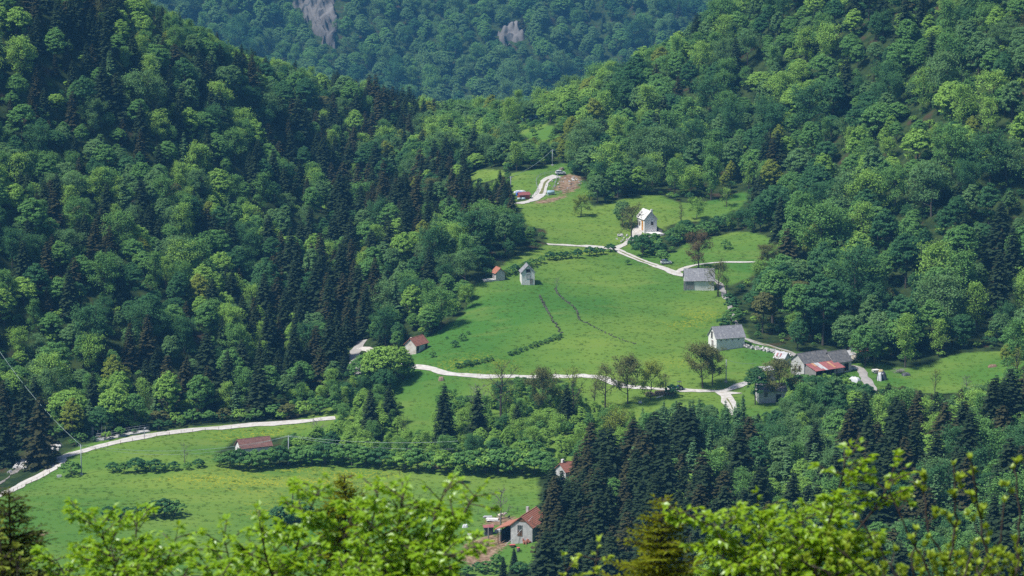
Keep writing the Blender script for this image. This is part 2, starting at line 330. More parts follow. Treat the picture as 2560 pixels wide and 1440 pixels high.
def ground_material():
    m, t, out = nodes('meadow_and_forest_floor')
    p = N(t, 'ShaderNodeBsdfPrincipled'); p.inputs['Roughness'].default_value = 1; p.inputs['Specular IOR Level'].default_value = .05
    tc = N(t, 'ShaderNodeTexCoord'); v = tc.outputs['Object']
    mp = N(t, 'ShaderNodeMapping'); mp.inputs['Scale'].default_value = (.5, 1.4, 1); mp.inputs['Rotation'].default_value = (0, 0, .35); t.links.new(v, mp.inputs[0])
    A_ = {}
    for nm in ('meadow', 'dirt', 'flower'):
        a = N(t, 'ShaderNodeAttribute', attribute_name=nm); A_[nm] = a.outputs['Fac']
    g = mixc(t, ramp(t, noise(t, .018, v, 3), .38, .62), (.052, .142, .024), (.138, .214, .036))
    g = mixc(t, math_n(t, 'MULTIPLY', ramp(t, noise(t, .12, mp.outputs[0], 4), .42, .7), .45), g, (.056, .140, .024))
    g = mixc(t, math_n(t, 'MULTIPLY', ramp(t, noise(t, .09, mp.outputs[0], 5), .55, .75), .7), g, (.150, .200, .045))
    g = mixc(t, math_n(t, 'MULTIPLY', ramp(t, noise(t, 1.1, v, 5, .7), .50, .72), .22), g, (.055, .135, .020))
    g = mixc(t, math_n(t, 'MULTIPLY', ramp(t, noise(t, 2.3, v, 3, .7), .57, .70), .28), g, (.140, .205, .048))
    fl = math_n(t, 'MULTIPLY', A_['flower'], ramp(t, noise(t, 1.7, v, 3, .8), .50, .60))
    fl = math_n(t, 'MULTIPLY', fl, ramp(t, noise(t, .14, mp.outputs[0], 3), .36, .54))
    g = mixc(t, math_n(t, 'MULTIPLY', fl, .8), g, (.42, .36, .012))
    f = mixc(t, ramp(t, noise(t, .35, v, 5), .4, .6), (.018, .034, .012), (.040, .062, .018))
    f = mixc(t, ramp(t, noise(t, .11, v, 3), .58, .68), f, (.055, .040, .022))
    edge = ramp(t, math_n(t, 'ADD', A_['meadow'], math_n(t, 'MULTIPLY', math_n(t, 'SUBTRACT', noise(t, .35, v, 4), .5), .5)), .35, .6)
    c = mixc(t, edge, f, g)
    d = mixc(t, ramp(t, noise(t, .9, v, 5), .35, .65), (.13, .075, .045), (.30, .215, .145))
    c = mixc(t, ramp(t, math_n(t, 'ADD', A_['dirt'], math_n(t, 'MULTIPLY', math_n(t, 'SUBTRACT', noise(t, .7, v, 5), .5), 1.1)), .4, .62), c, d)
    t.links.new(c, p.inputs['Base Color'])
    b = N(t, 'ShaderNodeBump'); b.inputs['Distance'].default_value = .07; b.inputs['Strength'].default_value = .7
    t.links.new(noise(t, 1.6, v, 5, .7), b.inputs['Height']); t.links.new(b.outputs[0], p.inputs['Normal'])
    t.links.new(p.outputs[0], out.inputs[0]); return m
tag(link('ground', tm, ground_material()), 'valley ground of green meadow and dark forest floor', 'ground', kind='structure')

# ---- roads: draped ribbons
M_gravel = solid('pale_limestone_gravel', (.42, .395, .36), (.54, .515, .475), .95, .8, .04, 6, .1, c3=(.38, .34, .28), s3=.9)
M_grey_gravel = solid('grey_gravel_track', (.27, .255, .24), (.37, .35, .33), .95, .6, .04, 6, .1, c3=(.30, .27, .23), s3=1.2)
M_strip = solid('grassy_track_centre', (.10, .14, .03), (.22, .19, .10), 1, 1.5, .05, 5, .05)
def smooth_path(P, step=1.5):
    P = [np.array(p[:2], float) for p in P]; out = []
    Q = [2 * P[0] - P[1]] + P + [2 * P[-1] - P[-2]]
    for i in range(1, len(Q) - 2):
        p0, p1, p2, p3 = Q[i - 1:i + 3]; n = max(2, int(np.linalg.norm(p2 - p1) / step))
        for k in range(n):
            t = k / n; out.append(.5 * ((2 * p1) + (p2 - p0) * t + (2 * p0 - 5 * p1 + 4 * p2 - p3) * t * t + (3 * p1 - p0 - 3 * p2 + p3) * t ** 3))
    out.append(P[-1]); return np.array(out)
ROADPTS = []
def ribbon(name, pix, width, mat, lift=.12, seed=0, jit=.34, label=None, cross=5, taper=False):
    g = ground([p[0] for p in pix], [p[1] for p in pix]); C = smooth_path(g); ROADPTS.append(C)
    T = np.gradient(C, axis=0); T /= np.linalg.norm(T, axis=1)[:, None] + 1e-9; S = np.stack([-T[:, 1], T[:, 0]], 1)
    r = np.random.default_rng(seed + 1); n = len(C)
    def jj_(): return np.convolve(r.normal(0, jit, n + 8), np.ones(3) / 2, 'same')[4:n + 4]
    tp = np.clip(np.arange(n)[::-1] / 6, 0, 1) ** .5 if taper else 1.0; wl = (width / 2 + jj_()) * tp; wr = (width / 2 + jj_()) * tp; V = []
    for k in range(cross):
        f = k / (cross - 1); off = -wl + f * (wl + wr); xy = C + S * off[:, None]
        V.append(np.column_stack([xy, H(xy[:, 0], xy[:, 1]) + lift + .05 * math.sin(f * math.pi)]))
    V = np.stack(V, 1).reshape(-1, 3); F = []
    for i in range(n - 1):
        for k in range(cross - 1): F.append((i * cross + k, (i + 1) * cross + k, (i + 1) * cross + k + 1, i * cross + k + 1))
    o = link(name, np_mesh(name, V, np.array(F)[:, ::-1], True), mat); tag(o, label, 'road', kind='structure'); return o
ROAD_A = [(-120,1290),(-60,1262),(0,1238),(60,1210),(112,1182),(143,1165),(147,1156),(152,1146),(200,1130),(300,1104),(400,1085),(520,1072),(640,1062),(740,1055),(838,1045)]
ribbon('gravel_road', ROAD_A, 3.6, M_gravel, seed=1, label='pale gravel road curving along the lower meadow past the water intake')
ribbon('gravel_road', [(896,936),(889,915),(885,895),(886,878),(898,862),(906,852)], 3.4, M_grey_gravel, seed=2, jit=.5, label='grey stony track beside the ravine conifers')
ribbon('gravel_road', [(892,872),(915,874),(945,888),(990,905),(1040,915),(1090,927),(1140,937),(1200,941),(1290,942),(1400,941),(1470,941),(1510,948),(1550,963),(1620,972),(1700,975),(1790,979),(1825,974),(1857,961),(1890,948),(1915,938)], 2.3, M_gravel, seed=3, label='pale gravel road across the foot of the upper meadow', taper=True)
ribbon('gravel_road', [(1806,980),(1816,990),(1822,1002),(1829,1020),(1838,1046)], 3.6, M_gravel, .13, seed=4, label='short wide gravel fork dropping towards the near spruces', taper=True)
ribbon('gravel_road', [(1815,984),(1835,983),(1856,984)], 2.2, M_gravel, .14, seed=5, label='stub of gravel leading to the whitewashed lower house', taper=True)
ribbon('gravel_road', [(2000,893),(1975,882),(1930,868),(1885,855),(1858,842),(1845,815),(1838,800),(1828,775),(1815,745),(1804,722),(1795,707),(1775,697),(1740,690)], 1.7, M_grey_gravel, seed=6, label='farm track climbing from the farmhouse behind the long white barn')
ribbon('gravel_road', [(1740,690),(1705,688),(1680,680),(1640,665),(1600,650),(1560,633),(1535,622),(1480,617),(1430,614),(1368,611)], 2.6, M_gravel, .13, seed=7, label='white gravel road crossing the top of the upper meadow')
ribbon('gravel_road', [(1535,622),(1558,612),(1580,600),(1590,588),(1594,577),(1598,568)], 3.0, M_gravel, .14, seed=8, label='white drive climbing to the tall white house')
ribbon('gravel_road', [(1688,682),(1705,674),(1725,667),(1755,661),(1800,657),(1890,656)], 1.7, M_gravel, .14, seed=9, label='narrow gravel path running right above the slate roofed barn')
ribbon('gravel_road', [(1296,510),(1315,505),(1335,499),(1350,486),(1357,470),(1362,458),(1372,448),(1392,440)], 3.6, M_gravel, seed=10, label='two wheel white track climbing to the parked car at the top')
ribbon('gravel_road', [(2105,918),(2135,917),(2152,922),(2158,932),(2158,942),(2170,956),(2192,978)], 2.6, M_grey_gravel, seed=11, label='grey lane bending down beside the tarpaulin covered stack', taper=True)
ribbon('track_strip', [(1352,486),(1358,470),(1362,459),(1371,449)], .7, M_strip, .2, seed=12, jit=.15, label='grassy strip between the wheel ruts of the top track', cross=3)
ribbon('track_strip', [(1548,628),(1570,638),(1605,653),(1640,666)], .5, M_strip, .2, seed=13, jit=.2, label='brown strip along the middle of the white meadow road', cross=3)
ribbon('track_strip', [(1980,885),(1930,869),(1885,856)], .5, M_strip, .2, seed=14, jit=.2, label='grass strip along the middle of the farm track', cross=3)
ribbon('track_strip', [(1819,998),(1825,1010),(1831,1024)], .45, M_strip, .22, seed=15, jit=.15, label='brown rut in the short wide gravel fork', cross=3)
# brook bed
M_brook = solid('brook_bed_stones', (.12, .11, .10), (.30, .28, .25), .8, 1.4, .15, 4, .3, c3=(.10, .09, .07), s3=1.0)
ribbon('brook_bed', [(-20,1222),(20,1195),(45,1172),(60,1155),(78,1138),(90,1128),(120,1118),(140,1112)], 1.7, M_brook, .1, seed=16, jit=.6, label='stony brook bed in the shade below the left slope')
# ---- rock faces of the far hill
M_rock = solid('pale_dolomite_rock', (.095, .088, .084), (.18, .168, .16), .95, .04, 1.2, .12, .1, stretch=(1, 1, .5), c3=(.07, .075, .08), s3=.09)
def cliff(poly, label, lift, seed):
    xs = np.arange(min(p[0] for p in poly) - 8, max(p[0] for p in poly) + 8, 2.5); ys = np.arange(min(p[1] for p in poly) - 8, max(p[1] for p in poly) + 8, 2.5)
    X, Y = np.meshgrid(xs, ys); ins = inpoly(X.ravel() + waves(X.ravel(), Y.ravel(), 10, 40, 7, 10, seed + 5), Y.ravel() + waves(X.ravel(), Y.ravel(), 10, 40, 7, 10, seed + 6), poly).reshape(X.shape)
    g = ground(X.ravel(), Y.ravel(), 1350); z = H(g[:, 0], g[:, 1])
    r = waves(g[:, 0], g[:, 1] * .7, 4, 22, 2.2, 18, seed) + np.abs(waves(g[:, 0] * 1.5, z * 2, 8, 22, 2.0, 10, seed + 1))
    e = ins * 1.0
    for _ in range(2): e = (e + np.roll(e, 1, 0) + np.roll(e, -1, 0) + np.roll(e, 1, 1) + np.roll(e, -1, 1)) / 5
    e = e.ravel(); V = np.stack([g[:, 0], g[:, 1] - e * r * .8, z + (e - .45) * lift + e * r], 1); nx_ = len(xs); F = []
    keep = (e > .05).reshape(X.shape)
    for j in range(len(ys) - 1):
        for i in range(nx_ - 1):
            if keep[j, i] and keep[j + 1, i] and keep[j, i + 1] and keep[j + 1, i + 1]: F.append((j * nx_ + i, (j + 1) * nx_ + i, (j + 1) * nx_ + i + 1, j * nx_ + i + 1))
    tag(link('rock_face', np_mesh('rock_face', V, np.array(F)), M_rock), label, 'rock face', kind='structure')
cliff(CLIFFS[0], 'tall bare grey rock scar high on the hazy far hillside', 8, 1)
cliff(CLIFFS[1], 'small bare rock patch in the middle of the hazy far hillside', 6, 4)
# ---------------------------------------------------------------- vegetation: prototypes
M_bark = solid('grey_brown_bark', (.06, .05, .04), (.13, .115, .10), .95, 2.0, .05, 8, .1, stretch=(3, 3, .6))
M_bark_pale = solid('pale_lichen_bark', (.14, .13, .115), (.24, .225, .20), .95, 2.0, .05, 8, .1, stretch=(3, 3, .6))
M_twig = solid('dark_twigs', (.045, .035, .03), (.085, .07, .06), .95, 2.0, 0, 8, .1)
LEAF = {
 'mid green': leaf_mat('leaf_mid_green', (0.099, 0.230, 0.068), (0.170, 0.329, 0.087)),
 'deep green': leaf_mat('leaf_deep_green', (0.050, 0.141, 0.057), (0.091, 0.206, 0.076)),
 'light green': leaf_mat('leaf_light_green', (0.192, 0.359, 0.072), (0.286, 0.464, 0.096)),
 'olive brown': leaf_mat('leaf_olive_brown', (.120, .142, .050), (.172, .186, .066)),
 'yellow green': leaf_mat('leaf_yellow_green', (0.182, 0.252, 0.043), (0.259, 0.318, 0.060)),
 'blue green': leaf_mat('leaf_blue_green', (0.099, 0.206, 0.079), (0.162, 0.289, 0.102)),
 'russet brown': leaf_mat('leaf_russet', (.125, .095, .052), (.180, .140, .072)),
}
M_spruce = leaf_mat('spruce_needles', (.020, .038, .019), (.042, .066, .030), .12)
M_spruce2 = leaf_mat('spruce_needles_brown', (.034, .040, .018), (.070, .070, .032), .12)
M_larch = leaf_mat('larch_needles', (0.094, 0.195, 0.087), (0.156, 0.277, 0.105), .3)
def unit(v): return v / (np.linalg.norm(v, axis=-1, keepdims=True) + 1e-9)
def leaf_quads(P, Nn, size, g, aspect=.62):
    """one diamond leaf spray per point, facing Nn"""
    n = len(P); r = g.normal(size=(n, 3)); T = unit(np.cross(Nn, r)); B = np.cross(Nn, T)
    s = np.asarray(size)[:, None] if np.ndim(size) else size
    V = np.stack([P - T * s, P + B * s * aspect + Nn * s * .12, P + T * s, P - B * s * aspect + Nn * s * .12], 1).reshape(-1, 3)
    return V, np.arange(n * 4).reshape(n, 4)
def crown_shape(seed, h=13., R=4.8, base=.12, nc=175, per=36, lsize=.25, power=.75, flat=.6, lump=.35):
    g = np.random.default_rng(seed); C = []; rad = []
    lob = g.normal(size=(7, 3)); lob = unit(lob); la = g.uniform(.4, 1, 7)
    while len(C) < nc:
        d = unit(g.normal(size=3)); d[2] = abs(d[2]) if g.uniform() < .72 else d[2]; fr = g.uniform(.80, 1.0) if g.uniform() < .8 else g.uniform(.3, .8)
        k = max(0, float((lob @ d * la).max())); fr *= 1 - lump * .75 * (1 - k)
        zc = h * base + h * (1 - base) * (.42 + (.56 if d[2] > 0 else .40) * d[2] * fr * .98); tp = max(0., d[2]) * fr
        rr = R * .86 * fr * math.hypot(d[0], d[1]) * (1 - .25 * tp * power)
        a = math.atan2(d[1], d[0]); C.append(np.array([rr * math.cos(a), rr * math.sin(a), zc])); rad.append(g.uniform(.38, .85) * R / 4.8)
    C = np.array(C); rad = np.array(rad); n = nc * per
    ci = np.repeat(np.arange(nc), per); D = unit(g.normal(size=(n, 3))); D[:, 2] = D[:, 2] * .8 + .12
    rr = rad[ci] * g.uniform(.25, 1, n) ** .5
    P = C[ci] + D * rr[:, None] * np.array([1.12, 1.12, flat])
    out = unit(P - np.array([0, 0, h * .45])); Nn = unit(D * .75 + out * .45 + np.array([0, 0, .5]) + g.normal(size=(n, 3)) * .42)
    V, F = leaf_quads(P, Nn, g.uniform(.6, 1.25, n) * lsize, g)
    return V, F, C
def trunk_mb(h, r, C, g, top=.82, limbs=9, n=6):
    mb = MB(); b = g.normal(0, .12, (6, 2)); path = [(b[i][0] * i * .35, b[i][1] * i * .35, h * top * i / 5 - (.8 if i == 0 else 0)) for i in range(6)]
    mb.tube(path, [r * (1.25 - .19 * i) for i in range(6)], n)
    for k in g.choice(len(C), min(limbs, len(C)), replace=False):
        c = C[k]; s = path[1 + int(g.integers(0, 3))]
        if c[2] < s[2] + .3: s = path[1]
        mid = [(s[i] * .5 + c[i] * .5) for i in range(3)]; mid[2] -= .1 * h * .3
        mb.tube([s, mid, c], [r * .42, r * .28, r * .1], 4)
    return mb
def spruce_shape(seed, h=18., R=3.1, base=.06, lev=36, nb=9, seg=6, dens=1.0, droop=.36, narrow=.64, jit=.2):
    g = np.random.default_rng(seed); P = []; T = []; B = []; L = []; Wd = []
    for i in range(lev):
        t = (i + g.uniform(-.3, .3)) / lev; z = h * (base + (1 - base) * max(0, min(.985, t)))
        rl = R * (1 - max(0, t)) ** narrow + .12; k = max(4, int(nb * (.6 + .5 * (1 - t)))); a0 = g.uniform(0, 6.283)
        for b in range(k):
            if g.uniform() > dens: continue
            a = a0 + 6.283 * b / k + g.normal(0, .18); ln = rl * g.uniform(1 - jit * 1.6, 1 + jit * .7); d = np.array([math.cos(a), math.sin(a), 0.]); side = np.array([-d[1], d[0], 0])
            for s in range(seg):
                u = (s + .6) / seg; q = d * ln * u + np.array([0, 0, z - droop * ln * u ** 1.25 + .16 * ln * max(0, u - .6)])
                tw = ln * .34 * (1.15 - u * .6) + .12
                for sg in (-1, 1):
                    dirv = side * sg * .75 + d * .65 + np.array([0, 0, -.38 + g.normal(0, .12)])
                    dirv /= np.linalg.norm(dirv); P.append(q); T.append(dirv); B.append(unit(np.array([0, 0, 1.]) * .55 + d * .5 + side * sg * .35 + g.normal(size=3) * .25)); L.append(tw); Wd.append(.17 + .1 * g.uniform() + .05 * rl)
            P.append(d * ln * .62 + np.array([0, 0, z - droop * ln * .62])); T.append(d * .9 + np.array([0, 0, -.25])); B.append(unit(np.array([0, 0, 1.]) + d * .4)); L.append(ln * .46); Wd.append(.2)
    P, T, B, L, Wd = map(np.array, (P, T, B, L, Wd)); T = unit(T); S = unit(np.cross(T, B)); L = L[:, None]; Wd = Wd[:, None]
    V = np.stack([P, P + T * L * .5 + S * Wd, P + T * L, P + T * L * .5 - S * Wd], 1).reshape(-1, 3)
    return V, np.arange(len(V)).reshape(-1, 4)
def joined(name, V, F, leafm, trunk_mbs, barkm):
    n = len(V); v = [tuple(p) for p in V.tolist()] + trunk_mbs.v; f = F.tolist() + [tuple(i + n for i in q) for q in trunk_mbs.f]
    me = bpy.data.meshes.new(name); me.from_pydata(v, [], f); me.materials.append(leafm); me.materials.append(barkm)
    me.polygons.foreach_set('material_index', [0] * len(F) + [1] * len(trunk_mbs.f)); me.update(); return me
PROTO = {'broadleaf': [], 'spruce': [], 'larch': [], 'shrub': []}
def add_proto(kind, colour, V, F, leafm, tmb, h, Rr, barkm=None):
    barkm = barkm or M_bark
    cm = np_mesh('crown', V, F); cm.materials.append(leafm); tmesh = tmb.mesh('trunk', [barkm])
    PROTO[kind].append(dict(colour=colour, crown=cm, trunk=tmesh, h=h, R=Rr, join=lambda nm, a=(V, F, leafm, tmb, barkm): joined(nm, *a)))
SH = [dict(h=11, R=5.2), dict(h=12.5, R=4.9, lump=.55), dict(h=10, R=5.6, nc=190), dict(h=13.5, R=5.0, base=.2, nc=180, lump=.5), dict(h=10.5, R=5.0, flat=.75, lump=.5), dict(h=12.5, R=4.3, nc=150, flat=.8)]
for i, (s, colr) in enumerate([(0, 'mid green'), (1, 'mid green'), (2, 'mid green'), (3, 'mid green'), (4, 'blue green'), (5, 'blue green'), (0, 'blue green'), (2, 'deep green'), (3, 'deep green'), (5, 'deep green'),
                               (1, 'light green'), (4, 'light green'), (2, 'light green'), (5, 'yellow green'), (1, 'olive brown'), (4, 'olive brown')]):
    kw = SH[s]; V, F, C = crown_shape(100 + i, **kw); add_proto('broadleaf', colr, V, F, LEAF[colr], trunk_mb(kw['h'], .2, C, np.random.default_rng(i), limbs=7), kw['h'], kw['R'])
def branch_tree(seed, h, Rr, clear, leafn, lsize, limbs=9, subs=5, twigs=4, up=.55, r=.2, fan=False, spread=.45):
    g = np.random.default_rng(seed); mb = MB(); pts = []; b = g.normal(0, .10, (5, 2)); tr = [np.array([b[i][0] * i * .5, b[i][1] * i * .5, h * .86 * i / 4]) for i in range(5)]; tr[0][2] = -.7
    if fan: tr = [np.array([0, 0, -.5]), np.array([.02, 0, clear * h * .6]), np.array([.05, .05, clear * h])]
    mb.tube(tr, [r * (1.2 - (1.08 * i / (len(tr) - 1) if not fan else .2 * i)) for i in range(len(tr))], 6)
    def along(t):
        k = t * (len(tr) - 1); i = min(int(k), len(tr) - 2); return tr[i] + (tr[i + 1] - tr[i]) * (k - i)
    def grow(p, d, L, rad, lev):
        d = d / np.linalg.norm(d); q = p + d * L * .5 + g.normal(0, .07 * L, 3); e = p + d * L + g.normal(0, .08 * L, 3) + np.array([0, 0, .06 * L])
        mb.tube([p, q, e], [rad, rad * .7, rad * .35], 4 if lev < 2 else 3, cap=False); pts.append((q, lev)); pts.append((e, lev))
        if lev < 2:
            for _ in range(subs if lev == 0 else twigs):
                t = g.uniform(.3, 1.0); s = p + (e - p) * t; nd = d * .7 + g.normal(0, .55, 3) + np.array([0, 0, .22 if not fan else .55]); grow(s, nd, L * g.uniform(.4, .62), rad * .45, lev + 1)
    for k in range(limbs):
        t = clear + (1 - clear) * (k + .5) / limbs; a = 2.4 * k + g.normal(0, .3); s = along(min(.97, t)) if not fan else tr[-1]
        reach = Rr * (math.sin(math.pi * min(.95, .18 + .8 * (t - clear) / (1 - clear))) ** .6 + .12) if not fan else h * (1 - clear) * .75
        d = np.array([math.cos(a), math.sin(a), up + .9 * (t - clear)]) if not fan else np.array([math.cos(a) * g.uniform(.15, .85), math.sin(a) * g.uniform(.15, .85), 1.])
        grow(s, d, reach * .8, r * .42, 0)
    tw = np.array([p for p, l in pts if l >= 1]); n = leafn
    if n:
        P = tw[g.integers(0, len(tw), n)] + g.normal(0, spread, (n, 3)) * np.array([1, 1, .7]); Nn = unit(g.normal(size=(n, 3)) * .6 + np.array([0, 0, .7]) + unit(P - np.array([0, 0, h * .5])) * .5); V, F = leaf_quads(P, Nn, g.uniform(.6, 1.2, n) * lsize, g)
    else: V = F = None
    return mb, V, F
for i, (colr, kw) in enumerate([('light green', dict(h=12, Rr=4.8, clear=.2, leafn=3800, lsize=.24, limbs=12)), ('olive brown', dict(h=12, Rr=4.2, clear=.25, leafn=2600, lsize=.2, limbs=11)), ('mid green', dict(h=13, Rr=4.6, clear=.18, leafn=4600, lsize=.24, limbs=13)), ('mid green', dict(h=14, Rr=3.0, clear=.15, leafn=3600, lsize=.23, limbs=14, up=.9)), ('blue green', dict(h=12, Rr=5.2, clear=.2, leafn=4800, lsize=.24, limbs=12, up=.4)), ('light green', dict(h=13, Rr=3.4, clear=.15, leafn=3000, lsize=.21, limbs=13, up=.9)), ('deep green', dict(h=13, Rr=4.8, clear=.15, leafn=5200, lsize=.24, limbs=13))]):
    mb_, V, F = branch_tree(800 + i, spread=.55, **kw); add_proto('broadleaf', colr, V, F, LEAF[colr], mb_, kw['h'], kw['Rr'])
for i, kw in enumerate([dict(R=4.3), dict(R=4.8, lev=38), dict(R=3.8, h=19, lev=38), dict(R=4.2, dens=.88, jit=.35), dict(R=4.5, h=16, lev=32, jit=.3), dict(R=3.7, h=17, dens=.92)]):
    V, F = spruce_shape(200 + i, **kw); h = kw.get('h', 18.); mb = MB().tube([(0, 0, -.8), (0, 0, h * .5), (0, 0, h * .985)], [.26, .16, .02], 6)
    add_proto('spruce', 'dark green' if i < 4 else 'brown tinged', V, F, M_spruce if i < 4 else M_spruce2, mb, h, kw.get('R', 3.1))
for i, kw in enumerate([dict(R=2.5, h=14, lev=30, nb=9, droop=.1, jit=.4), dict(R=2.2, h=15, lev=32, nb=9, droop=.05, jit=.45, dens=.9)]):
    V, F = spruce_shape(230 + i, narrow=.62, **kw); h = kw['h']; mb = MB().tube([(0, 0, -.8), (0, 0, h * .5), (0, 0, h * .98)], [.2, .12, .02], 6)
    add_proto('larch', 'soft green', V, F, M_larch, mb, h, kw['R'])
for i, (colr, kw) in enumerate([('mid green', dict()), ('deep green', dict()), ('light green', dict()), ('mid green', dict(lump=.6)), ('olive brown', dict())]):
    a = dict(h=3.2, R=2.3, base=.1, nc=40, per=44, lsize=.17, flat=.75, power=.8); a.update(kw); V, F, C = crown_shape(300 + i, **a)
    add_proto('shrub', colr, V, F, LEAF[colr], trunk_mb(3.0, .07, C, np.random.default_rng(i), .7, 6, 4), 3.2, 2.3)
def by_colour(kind, c): return [i for i, p in enumerate(PROTO[kind]) if p['colour'] == c]
# ---------------------------------------------------------------- vegetation: where it stands
KEEP_RECT = []                      # (x0, y0, x1, y1, distance) of things that stay in view
HERO = []                           # kind, proto index, px, py, height in photo px, label, group
def T(kind, idx, px, py, hpx, label, group=None): HERO.append((kind, idx, px, py, hpx, label, group))
g0 = np.random.default_rng(77)
# candidate positions
cand = []
def grid(x0, x1, y0, y1, sp, zone):
    xs = np.arange(x0, x1, sp); ys = np.arange(y0, y1, sp * .9); X, Y = np.meshgrid(xs, ys); X = X + (np.arange(len(ys)) % 2)[:, None] * sp * .5
    X = X.ravel() + g0.uniform(-.38, .38, X.size) * sp; Y = Y.ravel() + g0.uniform(-.38, .38, Y.size) * sp
    z = H(X, Y); px, py, d = project(X, Y, z); cand.append(np.column_stack([X, Y, z, px, py, d, np.full(len(X), zone)]))
grid(-230, 40, 700, 1290, 6.3, 0); grid(40, 235, 700, 1290, 8.4, 0); grid(-560, 560, 2236, 2640, 13.0, 1); grid(0, 150, 505, 735, 5.9, 2); grid(-60, 45, 684, 764, 4.6, 3)
K = np.concatenate(cand)
px, py, zone = K[:, 3], K[:, 4], K[:, 6]
ok = (px > -420) & (px < 2980)
inbank = inpoly(px, py, [(690,1010),(990,950),(1210,920),(1460,930),(1600,1040),(1660,1080),(1560,1200),(1340,1200),(700,1185)])
fore = inpoly(px, py, [(1355,1750),(1355,1300),(1480,1180),(1650,1060),(1960,1030),(2060,940),(2200,985),(2300,1000),(2560,975),(3000,900),(3000,1900)])
ok &= np.where(zone == 3, inbank, True) & np.where(zone == 2, fore, True) & ~((zone == 0) & (inbank | fore | (py > 1130)))
ok &= ~((zone == 1) & (py > 420))
dirtm = np.zeros(len(K), bool)
for poly in [UPPER, LOWER, GLADE, GLADE2, GULLY, BROOK] + CLIFFS: dirtm |= inpoly(px, py, poly)
for poly in [[(1125,1440),(1355,1440),(1355,1270),(1125,1270)], [(-200,1300),(150,1180),(130,1120),(400,1062),(840,1030),(850,1070),(-200,1500)]]: dirtm |= inpoly(px, py, poly) & (zone != 1)
ok &= ~dirtm
for C in ROADPTS:
    for a in range(0, len(C), 2):
        ok &= ~(((K[:, 0] - C[a, 0]) ** 2 + (K[:, 1] - C[a, 1]) ** 2) < 3.2 ** 2)
K = K[ok]; px, py, zone = K[:, 3], K[:, 4], K[:, 6]
# conifer share: broad stands seen in the photograph (centre x, y of the crowns, radius, weight)
STAND = [(120,90,150,.9),(60,190,90,.6),(220,30,120,.6),(200,210,60,.6),(330,190,70,.5),(475,170,60,.6),(430,130,50,.5),(650,140,60,.8),(575,200,60,.6),(500,190,60,.5),(960,200,90,.9),(1010,250,60,.8),(830,300,90,.8),(780,350,80,.8),
 (900,350,60,.5),(230,360,70,.8),(600,430,80,.7),(670,430,70,.7),(350,300,60,.6),(400,400,60,.6),(270,570,90,.7),(60,620,110,.8),(300,560,60,.6),(100,480,60,.3),(800,590,70,.8),(930,500,90,.8),(980,470,80,.8),(1080,480,80,.8),(1030,580,90,.6),
 (1130,380,40,.9),(1160,460,60,.9),(1250,460,60,.9),(1200,500,70,.6),(840,700,100,.9),(800,830,140,1.1),(900,760,60,.9),(650,880,130,.8),(480,860,100,.7),(560,950,90,.6),(350,900,70,.5),(40,760,90,.7),(150,700,80,.5),(0,1000,90,.8),(100,1050,60,.6),
 (700,620,60,.5),(540,560,60,.4),(1690,250,60,.8),(1710,230,40,.8),(1780,140,60,.8),(1850,110,50,.8),(2200,20,90,.8),(2270,40,60,.8),(2160,10,60,.7),(1900,400,60,.9),(1945,390,60,.9),(2540,560,90,1.0),(2480,600,60,.6),(2520,650,90,.6),(2080,90,50,.4),(2500,250,60,.4)]
cp_ = np.select([zone == 0, zone == 1, zone == 2, zone == 3], [np.where(px < 1280, .07, .01), .03, .2, 0.0])
cyr = py - 60
for (x, y, r, wt) in STAND: cp_ = cp_ + np.where(zone == 0, wt * .52 * np.exp(-(((px - x) ** 2 + (cyr - y) ** 2) / (r * r) / .9)), 0)
for (x, y, r, wt) in [(1500,1340,190,.75),(1420,1230,100,.6),(1680,1260,140,.5),(2420,1130,120,.15),(2200,1090,60,.4),(1880,1090,60,.35),(2050,990,120,-.5),(2100,1230,110,.0)]:
    cp_ = cp_ + np.where(zone == 2, wt * np.exp(-(((px - x) ** 2 + (cyr - 40 - y) ** 2) / (r * r))), 0)
cp_ = np.where((zone == 0) & (px > 1060) & (px < 1470) & (py < 420), cp_ * .15, cp_)
u_ = g0.uniform(size=len(K)); isC = u_ < cp_
isL = (~isC) & (zone == 2) & (g0.uniform(size=len(K)) < np.where((px > 1580) & (px < 1860) & (py < 1280), .6, .06))
isL |= (~isC) & (zone == 0) & (px < 1200) & (g0.uniform(size=len(K)) < .05)
kind = np.where(isC, 1, np.where(isL, 2, 0))
BI = {c: by_colour('broadleaf', c) for c in ('mid green', 'blue green', 'deep green', 'light green', 'yellow green', 'olive brown')}
patch = waves(K[:, 0], K[:, 1], 30, 90, .5, 12, 21)
proto = np.zeros(len(K), int); scl = np.zeros(len(K))
